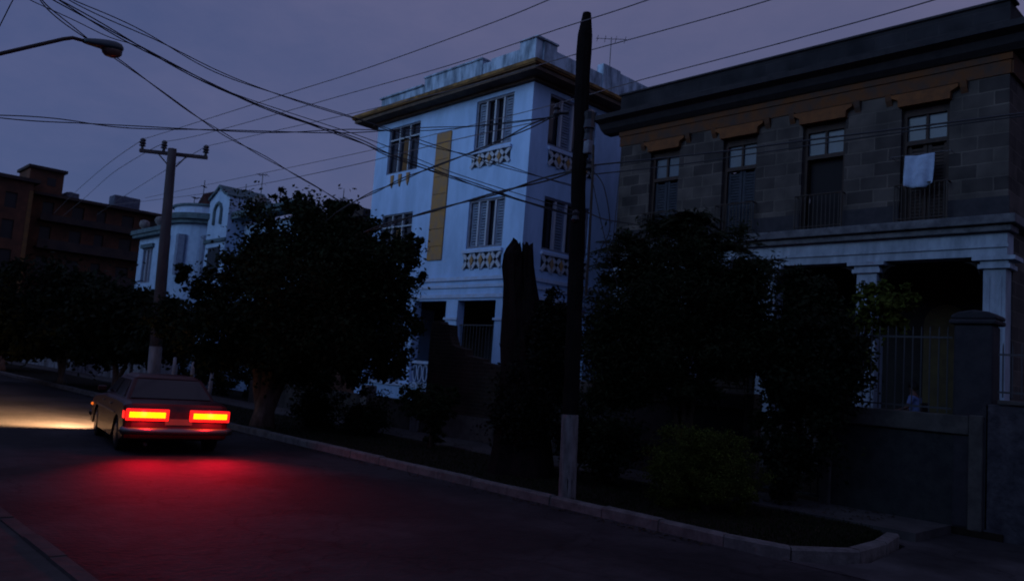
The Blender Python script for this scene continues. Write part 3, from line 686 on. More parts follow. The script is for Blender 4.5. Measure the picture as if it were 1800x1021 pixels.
# pale low fence wall far left
MT['palewash'] = mat('palewash', (.34, .33, .36), .9, .1, (.14, .13, .14), .4, nscale=2., streak=True)
t = thing('pale_street_wall', 'pale low street wall under the trees at far left', 'wall', (GX, 46, .1))
q = MB(); q.box(GX, 36, .1, GX+.25, 68, 1.75); q.build('wall_face', 'palewash', t)
for y in (38, 44, 50, 56, 62):
    q = MB(); q.box(GX-.05, y, .1, GX+.32, y+.45, 1.95); q.build('pier', 'whitewash', t, bevel=.02)
t = thing('far_house', 'grey far house front behind the street trees at far left', 'building', (17, 60, 0))
q = MB(); q.wall('x', 17.5, 17.8, 53.5, 74, .1, 5.0, [(56, 57.5, 1.2, 3.4), (60, 61.5, 1.2, 3.4), (65, 66.5, 1.2, 3.4)]); q.box(17.81, 53.5, .1, 26, 53.8, 5.0); q.build('wall', 'slabfar', t)
q = MB(); q.box(17.2, 53.2, 5.001, 26, 74, 5.2); q.build('roof', 'slabfar', t)
q = MB(); q.box(17.6, 55, 1., 17.65, 68, 3.5); q.build('window', 'winfar', t)

# ------------------------------------------------------------------ unseen near-side row of houses, added to shade the road and lower storeys
for y0, y1, h, lab in ((-34, -19, 9.5, 'unseen tall house added for shade, far behind the photographer'), (-18, -3, 8.2, 'unseen house added for shade just behind the photographer'),
                       (-1.5, 13, 9.8, 'unseen house added for shade beside the photographer'), (14.5, 30, 8.6, 'second unseen house added for shade on the near side of the street'), (31, 52, 9.8, 'third unseen house added for shade on the near side of the street'), (53, 90, 9., 'farthest unseen house added for shade on the near side of the street')):
    t = thing('shading_house', lab, 'building', (-7.5, (y0+y1)/2, .1), 'unseen shading houses on the near side of the street')
    hs_ = []; n = int((y1-y0)/3.2)
    for k in range(n):
        yc = y0+(k+.5)*(y1-y0)/n
        hs_ += [(yc-.55, yc+.55, 5.2, 7.2), (yc-.55, yc+.55, 1.2, 3.4)]
    q = MB(); q.wall('x', -7.5, -7.8, y0, y1, .1, h, hs_); q.box(-18, y0, .1, -7.81, y0+.3, h); q.box(-18, y1-.3, .1, -7.81, y1, h); q.box(-18, y0+.31, h-.3, -7.81, y1-.31, h-.05); q.build('wall', 'gardenwall', t)
    q = MB(); q.box(-8.2, y0, h+.002, -7.1, y1, h+.3); q.build('cornice', 'ledge', t)
    for a, b, c, d in hs_:
        q = MB(); q.box(-7.7, a, c, -7.65, b, d); q.build('window', 'windark', t)

# ------------------------------------------------------------------ poles
# concrete pole
D1 = 28.65
pb = Vector((9.85, 26.9, .08)); ptop = at(303, 262, D1)
cp = thing('concrete_pole', 'tapered concrete power pole with a crossarm, rising behind the car', 'utility pole', pb)
q = MB(); q.tube([pb, pb+(ptop-pb)*.5, ptop], [.21, .18, .14], 12); q.build('shaft', 'concrete', cp, smooth=True)
q = MB(); q.tube([pb+Vector((0, 0, .0)), pb+(ptop-pb)*.22], [.214, .20], 12, cap=False); q.build('whitewashed_foot', 'palewash', cp, smooth=True)  # whitewash, with a brighter colour standing in for the car's light
a1, a2 = at(243, 262, 28.9), at(363, 275, 28.4)
ad = (a2-a1).normalized(); up = Vector((0, 0, 1)); sd = ad.cross(up).normalized()
q = MB(); o4 = lambda p: [p+sd*.06+up*.05, p-sd*.06+up*.05, p-sd*.06-up*.06, p+sd*.06-up*.06]
q.add(o4(a1-sd*.18)+o4(a2-sd*.18), [(0, 1, 2, 3), (7, 6, 5, 4), (0, 4, 5, 1), (1, 5, 6, 2), (2, 6, 7, 3), (3, 7, 4, 0)]); q.build('crossarm', 'concrete', cp)
for u, v, dd in ((247, 262, 28.88), (285, 266, 28.7), (359, 274, 28.42)):
    p = at(u, v, dd)-sd*.18+up*.05
    q = MB(); q._lathe(p, [(.05, 0), (.05, .08), (.11, .1), (.07, .16), (.11, .2), (.07, .26), (.10, .3), (.05, .36)], 10); q.build('insulator', 'insulator', cp)
for (u, v), (u2, v2) in (((276, 268), (293, 288)), ((326, 272), (308, 292))):
    q = MB(); q.tube([at(u, v, 28.5)-sd*.22, at(u2, v2, 28.5)-sd*.1], .022, 5); q.build('brace', 'iron', cp)
# wooden pole
wp_b = Vector((9.53, 8.42, .06)); wp_t = at(1029, 28, 12.72)
wp = thing('wooden_pole', 'dark weathered wooden pole with whitewashed foot by the kerb', 'utility pole', wp_b)
q = MB(); pts = []; rs = []; rr = random.Random(4)
for k in range(25):
    f_ = k/24; p = wp_b.lerp(wp_t, f_) + Vector((rr.uniform(-.012, .012), rr.uniform(-.012, .012), 0))
    pts.append(p); rs.append((.125+.0*f_)*rr.uniform(.94, 1.06))
pts[-1] = pts[-1]+Vector((.02, -.02, .04)); rs[-1] = .07
q.tube(pts, rs, 11); q.build('shaft', 'polewood', wp, smooth=False)
q = MB(); q.tube([wp_b.lerp(wp_t, f_) for f_ in (.0, .06, .12, .17)], [.140, .138, .137, .136], 12, cap=False); q.build('whitewashed_foot', 'whitewash', wp, smooth=True)
for u, v, r, h in ((1036, 212, .10, .35), (1034, 236, .08, .3), (1012, 380, .07, .2), (1036, 290, .06, .2)):
    p = at(u, v, 12.62); q = MB(); q._lathe(p-Vector((0, 0, h/2)), [(r*.5, 0), (r, .04), (r*.8, h*.5), (r, h-.05), (r*.4, h)], 9); q.build('cable_clamp', 'insulator', wp)
p = at(1034, 258, 12.6); q = MB(); q.box(p.x-.06, p.y-.06, p.z-.12, p.x+.06, p.y+.06, p.z+.1); q.build('junction_box', 'frame_grey', wp, bevel=.02)
q = MB(); q.tube([at(1000, 198, 12.7), at(975, 200, 12.75)], .03, 6); q._lathe(at(978, 205, 12.75), [(.04, 0), (.06, .04), (.04, .1), (.06, .14), (.03, .2)], 8); q.build('bracket_insulator', 'insulator', wp)
q = MB(); q.tube([at(1043, 255, 12.5), at(1042, 300, 12.5), at(1036, 420, 12.55), at(1030, 520, 12.6)], .022, 6); q.build('downpipe', 'iron', wp)

# street lamp: mast stands left of the frame, arm reaches over the road
lp = thing('street_lamp', 'street lamp on a long thin arm reaching over the road, unlit', 'street lamp', (1.7, 13.0, .1))
p0 = Vector((1.7, 13, .1)); j = Vector((1.7, 13, 5.55)); tip = on_y(128, 67, 13.); tip2 = on_y(150, 73, 13.)
q = MB(); q.tube([p0, Vector((1.7, 13, 3)), j], [.10, .085, .06], 10); q.build('mast', 'iron', lp, smooth=True)
q = MB(); q.tube([j-Vector((0, 0, .1)), j+Vector((.08, 0, .12)), on_y(0, 95, 13.), on_y(60, 81, 13.), on_y(112, 69, 13.), tip, tip2], .028, 8); q.build('arm', 'iron', lp, smooth=True)
h0, h1 = on_y(147, 73, 13.), on_y(216, 88, 13.); hd = (h1-h0); hl = hd.length; hd.normalize(); hs = Vector((0, 1, 0)); hu = hs.cross(hd)*-1
if hu.z < 0: hu = -hu
q = MB(); vs = []; n = 14; prof = [(0, .045, .045), (.1, .065, .06), (.35, .095, .085), (.6, .12, .10), (.8, .125, .10), (.93, .10, .08), (1.0, .045, .04)]
for f_, wd, ht in prof:
    for k in range(n):
        a = 2*PI*k/n; vs.append(h0+hd*hl*f_+hs*wd*math.cos(a)+hu*(ht*math.sin(a)*(1. if math.sin(a) > 0 else .55)))
q.add(vs, [(i*n+k, i*n+(k+1) % n, (i+1)*n+(k+1) % n, (i+1)*n+k) for i in range(len(prof)-1) for k in range(n)]+[tuple(range(n)), tuple(range((len(prof)-1)*n, len(prof)*n))])
q.build('lamp_head', 'lamp', lp, smooth=True)
q = MB(); vs = []
for f_, r in ((0, .115), (.05, .11), (.09, .08), (.11, .03)):
    for k in range(n): a = 2*PI*k/n; vs.append(h0+hd*(hl*.72+.15*math.cos(a)*r/.115)+hs*math.sin(a)*r-hu*(.045+f_))
q.add(vs, [(i*n+k, i*n+(k+1) % n, (i+1)*n+(k+1) % n, (i+1)*n+k) for i in range(3) for k in range(n)]+[tuple(range(3*n, 4*n))])
q.build('lamp_glass', 'lampglass', lp, smooth=True)

# ------------------------------------------------------------------ wires
def wire(label, px, d0, d1, r=.012, strands=1, material='cable', group='overhead wires across the sky'):
    L = [0]
    for a, b in zip(px, px[1:]): L.append(L[-1]+math.dist(a, b))
    pts = []; P = px
    for i in range(len(P)-1):
        p0_ = P[max(i-1, 0)]; p1 = P[i]; p2 = P[i+1]; p3 = P[min(i+2, len(P)-1)]
        for k in range(8):
            t_ = k/8
            c = [.5*((2*p1[j])+(-p0_[j]+p2[j])*t_+(2*p0_[j]-5*p1[j]+4*p2[j]-p3[j])*t_*t_+(-p0_[j]+3*p1[j]-3*p2[j]+p3[j])*t_**3) for j in (0, 1)]
            f_ = (L[i]+(L[i+1]-L[i])*t_)/L[-1]; d = 1/((1-f_)/d0+f_/d1); pts.append(at(c[0], c[1], d))
    pts.append(at(P[-1][0], P[-1][1], d1))
    M = MB()
    for s_ in range(strands):
        if strands == 1: M.tube(pts, r, 5); continue
        off = []; acc = 0
        for k, p in enumerate(pts):
            if k: acc += (p-pts[k-1]).length
            a = acc*2.2+s_*2*PI/strands
            w = .02+.012*math.sin(acc*1.3+s_)
            off.append(p+Vector((w*math.cos(a)*.5, w*math.cos(a)*.5, w*math.sin(a))))
        M.tube(off, r, 5)
    o = M.build('overhead_wire', material, loc=pts[0], fixn=False); tag(o, label, 'wire', group); return o
G1 = 'power lines rising to the upper right'
wire('power line leaving the left insulator of the concrete pole, topmost of three', [(248, 246), (306, 228), (498, 167), (640, 122), (840, 50), (965, 0), (1250, -125)], 28.9, 9.5, .009, material='cablethin', group=G1)
wire('power line from the middle insulator of the concrete pole, passing behind the wooden pole top', [(285, 250), (370, 233), (620, 163), (800, 112), (980, 52), (1140, 0), (1400, -95)], 28.7, 9.5, .009, material='cablethin', group=G1)
wire('power line from the right insulator of the concrete pole, crossing the rooftop aerial', [(360, 258), (462, 235), (640, 195), (820, 152), (1008, 97), (1180, 50), (1355, 0), (1600, -80)], 28.4, 9.5, .009, material='cablethin', group=G1)
wire('lowest long power line, just above the stone house roofline', [(256, 348), (355, 327), (640, 267), (750, 240), (970, 185), (1130, 140), (1380, 74), (1643, 0), (1850, -70)], 42, 9, .009, material='cablethin', group=G1)
wire('faint line from the far left rooftops to the wooden pole', [(200, 360), (355, 341), (480, 320), (640, 286), (800, 246), (978, 207)], 45, 12.75, .009, material='cablethin', group=G1)
G2 = 'sagging cables running down from the upper left'
wire('heavy twisted cable bundle sagging from upper left to the wooden pole', [(50, -30), (105, 3), (250, 85), (430, 175), (620, 244), (683, 272), (789, 310), (921, 354), (1012, 380)], 11, 12.7, .0085, 3, group=G2)
wire('twin cable just above the heavy bundle, ending lower on the wooden pole', [(85, -25), (130, 3), (255, 60), (380, 125), (500, 170), (640, 213), (739, 250), (827, 275), (921, 303), (1012, 328)], 11, 12.7, .007, 2, group=G2)
wire('thin cable dipping from upper left and joining the heavy bundle', [(35, -10), (60, 4), (130, 36), (190, 65), (250, 85), (330, 130), (430, 172), (640, 242), (800, 305), (1012, 372)], 11, 12, .006, 1, group=G2)
wire('long cable passing behind the lamp head down to the tree top', [(60, -20), (85, 15), (150, 66), (215, 110), (290, 165), (380, 228), (480, 285), (580, 343), (650, 390)], 14.5, 22, .010, 2, group=G2)
wire('short steep wire in the top left corner of the sky', [(40, -25), (22, 2), (0, 45), (-40, 120)], 10, 11, .006, 1, group=G2)
wire('level twin cable crossing the sky from left edge to wooden pole', [(-60, 201), (0, 205), (110, 213), (230, 223), (480, 232), (620, 231), (800, 225), (978, 206)], 13, 12.75, .008, 2, group=G2)
G3 = 'service cables fanning out from the wooden pole'
wire('service cable dropping left from the bracket across the tall upper window', [(985, 198), (933, 222), (886, 244), (827, 269), (745, 300), (651, 341), (600, 368), (560, 400)], 12.7, 21, .012, 2, group=G3)
wire('thick service cable dropping left across the ochre strip into the tree', [(1020, 297), (921, 326), (819, 354), (723, 381), (640, 408)], 12.7, 17, .016, 2, group=G3)
wire('thick upper cable running right across the stone house windows', [(1030, 291), (1060, 289), (1268, 267), (1411, 248), (1580, 227), (1800, 199), (1930, 182)], 12.7, 10.5, .014, 1, group=G3)
wire('lower cable running right just under the thick one', [(1030, 306), (1060, 305), (1200, 289), (1335, 269), (1568, 235), (1800, 204), (1930, 190)], 12.7, 10.5, .010, 1, group=G3)
wire('short cable sagging from the pole to the stone house corner', [(1030, 372), (1060, 385), (1100, 392), (1135, 398)], 12.7, 23.8, .012, 1, group=G3)
wire('limp loop of cable hanging beside the pole over the pale side wall', [(1042, 300), (1062, 330), (1072, 400), (1055, 440), (1046, 470)], 12.6, 13.5, .008, 1, group=G3)
wire('thin plumb wire hanging down the pale side wall', [(1090, 300), (1082, 380), (1076, 440), (1070, 490)], 18, 18, .010, 1, group=G3)
wire('slanting stay wire close to the pole on its right', [(1040, 310), (1050, 360), (1066, 430), (1085, 500)], 12.6, 13, .007, 1, group=G3)
G4 = 'power lines running off behind the concrete pole'
wire('faint wire falling left from the left insulator, upper of three', [(247, 248), (190, 288), (130, 340), (95, 375)], 28.9, 75, .012, material='cablethin', group=G4)
wire('faint wire falling left from below the crossarm, middle of three', [(284, 254), (262, 265), (200, 303), (150, 347), (110, 380)], 28.7, 75, .012, material='cablethin', group=G4)
wire('faint wire falling left from the right insulator, lowest of three', [(358, 260), (290, 300), (215, 347), (170, 378)], 28.4, 75, .012, material='cablethin', group=G4)

# ------------------------------------------------------------------ aerials
def antenna(label, base, h, bars, lean=0):
    t = thing('tv_aerial', label, 'aerial', base, 'rooftop television aerials')
    b = Vector(base); top = b+Vector((lean*.7, -lean*.7, h)); r = .012*max(1, b.length/24)
    q = MB(); q.tube([b, top], r, 5); q.build('mast', 'aerial', t)
    for f_, L in bars:
        p = b.lerp(top, f_); q = MB(); q.tube([p-Vector((.7, -.7, 0))*L/2, p+Vector((.7, -.7, .04))*L/2], r*.8, 5)
        for k in (-.45, -.2, .15, .45): c = p+Vector((.7, -.7, 0))*L*k; q.tube([c-Vector((.35, .35, 0))*.6, c+Vector((.35, .35, 0))*.6], r*.6, 4)
        q.build('dipole_rack', 'aerial', t)
def zx(u, v, x): return on_x(u, v, x)
b = on_y(1071, 124, 19.5); t_ = on_y(1072, 64, 19.5); antenna('tall rooftop aerial on the pale blue house beside the pole', b, t_.z-b.z, ((.93, 1.2),))
for (u0, v0, v1, x, bars, lab) in ((354, 372, 318, 19., ((.42, .9), (.8, .15)), 'aerial behind the round bay, with its rack at mid height'),
    (430, 352, 324, 18., ((.6, .6),), 'short aerial right of the gabled turret'), (457, 356, 306, 18., ((.96, .5),), 'tallest thin mast at the tree edge by the turret'),
    (340, 368, 346, 18.5, ((.9, .2),), 'tiny stub aerial on the round bay roof'), (385, 352, 338, 18., ((.9, .2),), 'small stub aerial left of the turret gable'),
    (602, 362, 332, 19., ((.4, .3),), 'thin aerial on the low brown roof right of the tree')):
    b = zx(u0, v0, x); t_ = zx(u0+(v0-v1)*.08, v1, x); antenna(lab, b, t_.z-b.z, bars)

# ------------------------------------------------------------------ vegetation
def crown(parent, name, blobs, n, size, material, seed, clumps=34, spread=.34, flat=.0, long_=1.0):
    """leaf quads gathered in clumps through a set of ellipsoids (centre, radii)"""
    r = random.Random(seed); wts = [max(b[1])**2 for b in blobs]; tot = sum(wts); V = []; F = []
    for (c, rad), w in zip(blobs, wts):
        k = max(4, int(n*w/tot)); cl = []
        nc = max(8, int(clumps*w/max(wts)))
        for _ in range(nc):
            d = Vector((r.gauss(0, 1), r.gauss(0, 1), r.gauss(0, 1))).normalized(); q_ = r.uniform(.35, 1.13)
            cl.append((Vector((c[0]+d.x*rad[0]*q_, c[1]+d.y*rad[1]*q_, c[2]+d.z*rad[2]*q_)), r.uniform(.45, 1.3)*spread*min(rad)*(.7 if q_ > .98 else 1)))
        for _ in range(k):
            cc, cr_ = r.choice(cl); p = cc+Vector((r.gauss(0, .5), r.gauss(0, .5), r.gauss(0, .42)))*cr_
            a = Vector((r.gauss(0, 1), r.gauss(0, 1), r.gauss(0, .7)-.25)).normalized(); b_ = a.cross(Vector((r.gauss(0, 1), r.gauss(0, 1), r.gauss(0, 1)))).normalized()
            s_ = size*r.uniform(.6, 1.3); i = len(V)
            V += [tuple(p-a*s_*long_*.5), tuple(p+b_*s_*.28+a*s_*.05), tuple(p+a*s_*long_*.5), tuple(p-b_*s_*.28+a*s_*.05)]; F.append((i, i+1, i+2, i+3))
    M = MB(); M.v = V; M.f = F; return M.build(name, material, parent, fixn=False)
def limbs(parent, name, base, heads, r0, material, seed, wob=.06):
    r = random.Random(seed); M = MB(); base = Vector(base)
    for i, hd_ in enumerate(heads):
        hd_ = Vector(hd_); pts = []; rs = []
        for k in range(9):
            f_ = k/8; e = f_**1.6
            p = Vector((base.x+(hd_.x-base.x)*e, base.y+(hd_.y-base.y)*e, base.z+(hd_.z-base.z)*f_))
            if 0 < k < 8: p += Vector((r.uniform(-wob, wob), r.uniform(-wob, wob), 0))
            pts.append(p); rs.append(r0*(1.25-.95*f_**.7)*(1 if i == 0 else .85)*(1.25 if k == 0 else 1))
        M.tube(pts, rs, 9)
    return M.build(name, material, parent, smooth=True)
def E(u, v, d, rp, ry=None, depth=None):  # blob from a pixel centre and a pixel radius
    c = at(u, v, d); s_ = d/1404.*1.08; rx = rp*s_; rz = (ry or rp)*s_
    dp = depth if depth else rx
    return ((c.x, c.y, c.z), ((rx+dp)/2, (rx+dp)/2, rz))

tb = Vector((9.9, 19.3, .08))
t = thing('street_tree', 'large dense round-headed street tree filling the middle left, trunk lit red', 'tree', tb)
bl = [E(530, 515, 21.4, 140, 125), E(640, 470, 21.2, 85, 80), E(600, 580, 21, 110, 80), E(415, 565, 21.6, 100, 78), E(350, 535, 22, 46, 48), E(515, 415, 21.6, 52, 50),
      E(570, 395, 21.4, 60, 48), E(455, 465, 21.6, 50, 50), E(660, 425, 21, 40, 35), E(700, 440, 21, 38, 38), E(690, 520, 21, 50, 55), E(310, 570, 22, 40, 45), E(505, 352, 21.5, 20, 16), E(650, 630, 20.5, 50, 45), E(322, 478, 22, 18, 20),
      E(545, 620, 20.8, 90, 55), E(732, 425, 21, 16, 14), E(722, 487, 21, 24, 20), E(600, 372, 21.4, 42, 26), E(400, 490, 21.8, 36, 34), E(395, 620, 21.5, 60, 40)]
crown(t, 'crown', bl, 110000, .12, 'leaf_main', 21, 90, .4)
limbs(t, 'trunk', tb, [at(520, 520, 21.4), at(420, 560, 21.7), at(640, 500, 21.1), at(500, 400, 21.5)], .23, 'barkpale', 3)

G5 = 'street trees along the far left verge'
for i, (x, y, h, lab, bls, pale) in enumerate((
    (9.9, 30.5, 3.2, 'dark street tree left of the concrete pole', [E(190, 570, 33, 70, 60), E(240, 600, 32, 55, 40), E(150, 525, 34, 60, 42), E(250, 545, 33, 28, 26), E(285, 585, 30, 40, 60)], False),
    (9.7, 36.5, 3.4, 'broad dark street tree with a slim trunk near the left edge', [E(80, 540, 38, 80, 60), E(120, 590, 37, 70, 40), E(30, 590, 39, 60, 35), E(50, 560, 39, 60, 30)], True),
    (9.7, 47, 3.5, 'farthest street tree, cut by the left edge of the photo', [E(10, 560, 50, 60, 40), E(-40, 560, 50, 70, 60), E(30, 600, 49, 45, 22)], False))):
    t = thing('street_tree', lab, 'tree', (x, y, .08), G5)
    crown(t, 'crown', bls, 30000, .22, 'leaf_dark', 31+i, 60, .42)
    c0 = Vector(bls[0][0]); limbs(t, 'trunk', (x, y, .08), [c0, Vector(bls[1][0])], .13, 'whitewash' if pale else 'barkpale', 5+i, .03)
# slim whitewashed trunks/posts behind the car
for i, (u, dd, lab) in enumerate(((197, 34, 'slim whitewashed sapling trunk just left of the car roof'), (225, 35, 'thin pale post left of the concrete pole foot'), (300, 26.5, 'slim whitewashed post right of the concrete pole foot'),
                                  (333, 26, 'pale leaning post behind the car roof'), (365, 25.5, 'pale post behind the right edge of the car roof'))):
    p = at(u, 690, dd); p.z = .08; tt = at(u+8, 628 if i < 4 else 655, dd)
    q = MB(); q.tube([p, p.lerp(tt, .5)+Vector((.02, 0, 0)), tt], [.09, .07, .05], 8)
    q.tube([tt, tt+Vector((0, 0, .01))], [.05, .01], 8)
    o = q.build('garden_post', 'palewash', loc=p, smooth=True); tag(o, lab, 'post', 'pale posts behind the car')

# broken trunk with ivy
sp0 = at(915, 832, 15.4); sp0.z = .08
st = thing('dead_tree', 'broken-topped dead tree trunk split into two prongs, wrapped in dark ivy', 'dead tree', sp0)
def rough_tube(path, rads, seed, n=16):
    r = random.Random(seed); M = MB(); vs = []; K = len(path)
    ph = [r.uniform(0, 6) for _ in range(4)]
    for i, (p, rr_) in enumerate(zip(path, rads)):
        for k in range(n):
            a = 2*PI*k/n; m_ = 1+.10*math.sin(3*a+ph[0]+i*.3)+.07*math.sin(5*a+ph[1]-i*.5)+r.uniform(-.11, .11)
            vs.append((p.x+rr_*m_*math.cos(a), p.y+rr_*m_*math.sin(a), p.z+(r.uniform(-.09, .12) if i == K-1 else 0)))
    M.add(vs, [(i*n+k, i*n+(k+1) % n, (i+1)*n+(k+1) % n, (i+1)*n+k) for i in range(K-1) for k in range(n)]+[tuple(range(n)), tuple(range((K-1)*n, K*n))]); return M
SD = 15.6
path = [sp0, at(918, 780, SD), at(918, 700, SD), at(914, 640, SD), at(910, 600, SD), at(907, 560, SD), at(905, 530, SD), at(904, 500, SD), at(903, 470, SD), at(902, 448, SD), at(903, 436, SD), at(905, 428, SD)]
pa = rough_tube(path, [.64, .54, .43, .35, .30, .26, .225, .205, .20, .20, .16, .09], 2); pa.build('trunk', 'stumpbark', st)
path = [at(925, 640, SD), at(930, 560, SD), at(929, 505, SD), at(928, 468, SD), at(927, 436, SD)]
rough_tube(path, [.28, .24, .17, .12, .10], 5).build('prong', 'stumpbark', st)
crown(st, 'ivy', [E(960, 590, 15.4, 38, 62), E(945, 680, 15.4, 55, 80), E(985, 560, 15.6, 26, 30), E(930, 740, 15.3, 55, 60), E(960, 530, 15.6, 22, 18), E(975, 650, 15.4, 30, 60), E(900, 720, 15.3, 30, 55)], 26000, .08, 'ivy', 8, 40, .55)

# leafy tree before the stone house (feathery fronds)
fb = at(1213, 770, 14.6); fb.z = .08
t = thing('feathery_tree', 'dark feathery-leaved tree on a thin trunk in front of the stone house', 'tree', fb)
DD = 14.8
bl = [E(1180, 500, DD, 110, 90), E(1120, 570, DD, 85, 100), E(1240, 450, DD, 75, 55), E(1290, 540, DD, 75, 85), E(1100, 470, DD, 42, 34), E(1200, 620, DD, 120, 55), E(1215, 405, DD, 34, 28), E(1320, 480, DD, 38, 34),
      E(1075, 620, DD, 50, 80), E(1160, 680, DD, 80, 45), E(1120, 430, DD, 32, 24), E(1065, 700, DD, 55, 60), E(1170, 420, DD, 38, 34), E(1275, 620, DD, 60, 45)]
crown(t, 'crown', bl, 80000, .055, 'leaf_palm', 41, 80, .45, long_=1.9)
def frond(M, base, d, L, r, n=22, droop=.45, lw=.16):
    base = Vector(base); d = Vector(d).normalized(); pts = []
    for k in range(n+1):
        f_ = k/n; pts.append(base+d*L*f_-Vector((0, 0, droop*L*f_*f_)))
    M.tube(pts, [.01*(1-.8*k/n) for k in range(n+1)], 4)
    for k in range(2, n+1):
        tg = (pts[k]-pts[k-1]).normalized(); sd_ = tg.cross(Vector((0, 0, 1))).normalized(); w = lw*math.sin(PI*min(1, .12+.88*k/n)**.8)+.03
        for s_ in (-1, 1):
            e = pts[k]+sd_*s_*w+tg*w*.5-Vector((0, 0, w*r.uniform(.2, .6))); nn = tg*.016
            M.add([pts[k]-nn, pts[k]+nn, e], [(0, 1, 2)])
r = random.Random(9); M = MB()
for (u, v) in ((1215, 385), (1330, 470), (1300, 500), (1240, 420), (1100, 440), (1320, 545), (1180, 400), (1285, 440), (1090, 470), (1300, 560)):
    c = at(u, v, DD)
    for k in range(13):
        a = r.uniform(0, 2*PI); frond(M, c, (math.cos(a), math.sin(a), r.uniform(.1, .9)), r.uniform(.5, .9), r)
M.build('fronds', 'leaf_palm', t, fixn=False)
limbs(t, 'trunk', fb, [at(1190, 560, DD), at(1240, 520, DD), at(1130, 600, DD)], .085, 'bark', 12)

# tall shrub right of the gate
sh0 = at(1392, 885, 15.1); sh0.z = .08
t = thing('tall_shrub', 'tall dark ragged shrub hiding the garden gate, right of the clipped bush', 'shrub', sh0)
DS = 14.6
crown(t, 'crown', [E(1420, 620, DS, 75, 90), E(1400, 740, DS, 65, 70), E(1380, 810, DS, 45, 45), E(1450, 660, DS, 52, 60), E(1375, 660, DS, 45, 60), E(1420, 540, DS, 45, 40), E(1350, 580, DS, 35, 40), E(1470, 600, DS, 40, 34), E(1375, 850, DS, 28, 30), E(1400, 500, DS, 26, 24)], 26000, .10, 'leaf_dark', 51, 40, .45)
limbs(t, 'trunk', sh0, [at(1400, 700, DS), at(1380, 690, DS), at(1425, 640, DS)], .06, 'bark', 13)
gt0 = Vector((15.6, 6.9, .12))
t = thing('garden_tree', 'small yellow-green garden tree behind the iron fence', 'tree', gt0)
DG = 17.
crown(t, 'crown', [E(1540, 545, DG, 40, 34), E(1590, 520, DG, 26, 18), E(1510, 580, DG, 34, 34), E(1530, 510, DG, 24, 16), E(1500, 640, DG, 30, 34), E(1570, 560, DG, 28, 22)], 3600, .12, 'leaf_olive', 61, 26, .5)
limbs(t, 'trunk', gt0, [at(1540, 560, DG), at(1510, 600, DG)], .04, 'bark', 14)

ht = thing('dimming_hedge', 'loose dark hedge added to dim the lower wall behind the pale posts and the car roof', 'hedge', (14.8, 38, .1))  # leaf mass added to darken the villa's bright lower wall
hb = []; rh = random.Random(3)
for k in range(18): hb.append(((14.8+rh.uniform(-.2, .2), 27.5+k*1.5, 1.0), (.6, .95, rh.uniform(.85, 1.25))))
crown(ht, 'crown', hb, 30000, .13, 'leaf_dark', 97, 26, .5)
limbs(ht, 'stem', (14.8, 38, .1), [(14.8, 37, 1.2), (14.8, 39.5, 1.2)], .04, 'bark', 4)
def bush(label, u, v, d, blobs, n, size, material, seed, stem):
    b0 = at(u, v, d); b0.z = .08
    t = thing('clipped_bush', label, 'bush', b0, 'clipped bushes on the verge')
    crown(t, 'crown', blobs, n, size, material, seed, 70, .30)
    limbs(t, 'stem', b0, [Vector(blobs[0][0]), Vector(blobs[0][0])+Vector((.2, -.1, 0))], stem, 'bark', seed)
bush('round clipped yellow-green bush on the verge near the kerb corner', 1240, 900, 12.9, [E(1232, 828, 13, 84, 62), E(1190, 825, 13, 58, 56), E(1280, 830, 13, 56, 56), E(1235, 800, 13, 76, 40), E(1180, 870, 12.9, 40, 34), E(1290, 860, 12.9, 44, 34)], 60000, .034, 'leaf_olive', 71, .05)
bush('flat-topped dark bush narrowing to its stem, left of the dead tree', 756, 795, 18.8, [E(755, 705, 18.8, 52, 26), E(720, 700, 18.8, 20, 18), E(790, 700, 18.8, 20, 20), E(755, 735, 18.8, 34, 24), E(758, 765, 18.8, 20, 22)], 14000, .06, 'leaf_main', 73, .05)
for i, (u, v, d, rp, lab) in enumerate(((640, 735, 21, 42, 'low dark shrub under the big tree, by its trunk side'), (560, 715, 22, 38, 'low dark shrub just right of the big tree trunk'), (1080, 790, 14.4, 50, 'dark undergrowth shrub between the wooden pole and round bush'), (1020, 760, 15, 30, 'narrow dark shrub directly behind the wooden pole'))):
    b0 = at(u, v, d); b0.z = .08
    t = thing('wild_shrub', lab, 'shrub', b0, 'wild shrubs along the verge')
    c = at(u, v, d); c.z = max(.5, c.z)
    crown(t, 'crown', [((c.x, c.y, c.z), (rp*d/1404,)*3), ((c.x+.2, c.y+.3, c.z-.2), (rp*d/1500,)*3)], 6000, .08, 'leaf_dark', 81+i, 24, .5)
    limbs(t, 'stem', b0, [c], .03, 'bark', i)

# ------------------------------------------------------------------ person on the porch
hc = at(1604, 677, 20.0)
px_, py_ = hc.x, hc.y; FL = 1.2
pe = thing('person', 'person in a pale blue shirt seated on the porch behind the fence', 'person', (px_, py_, FL))
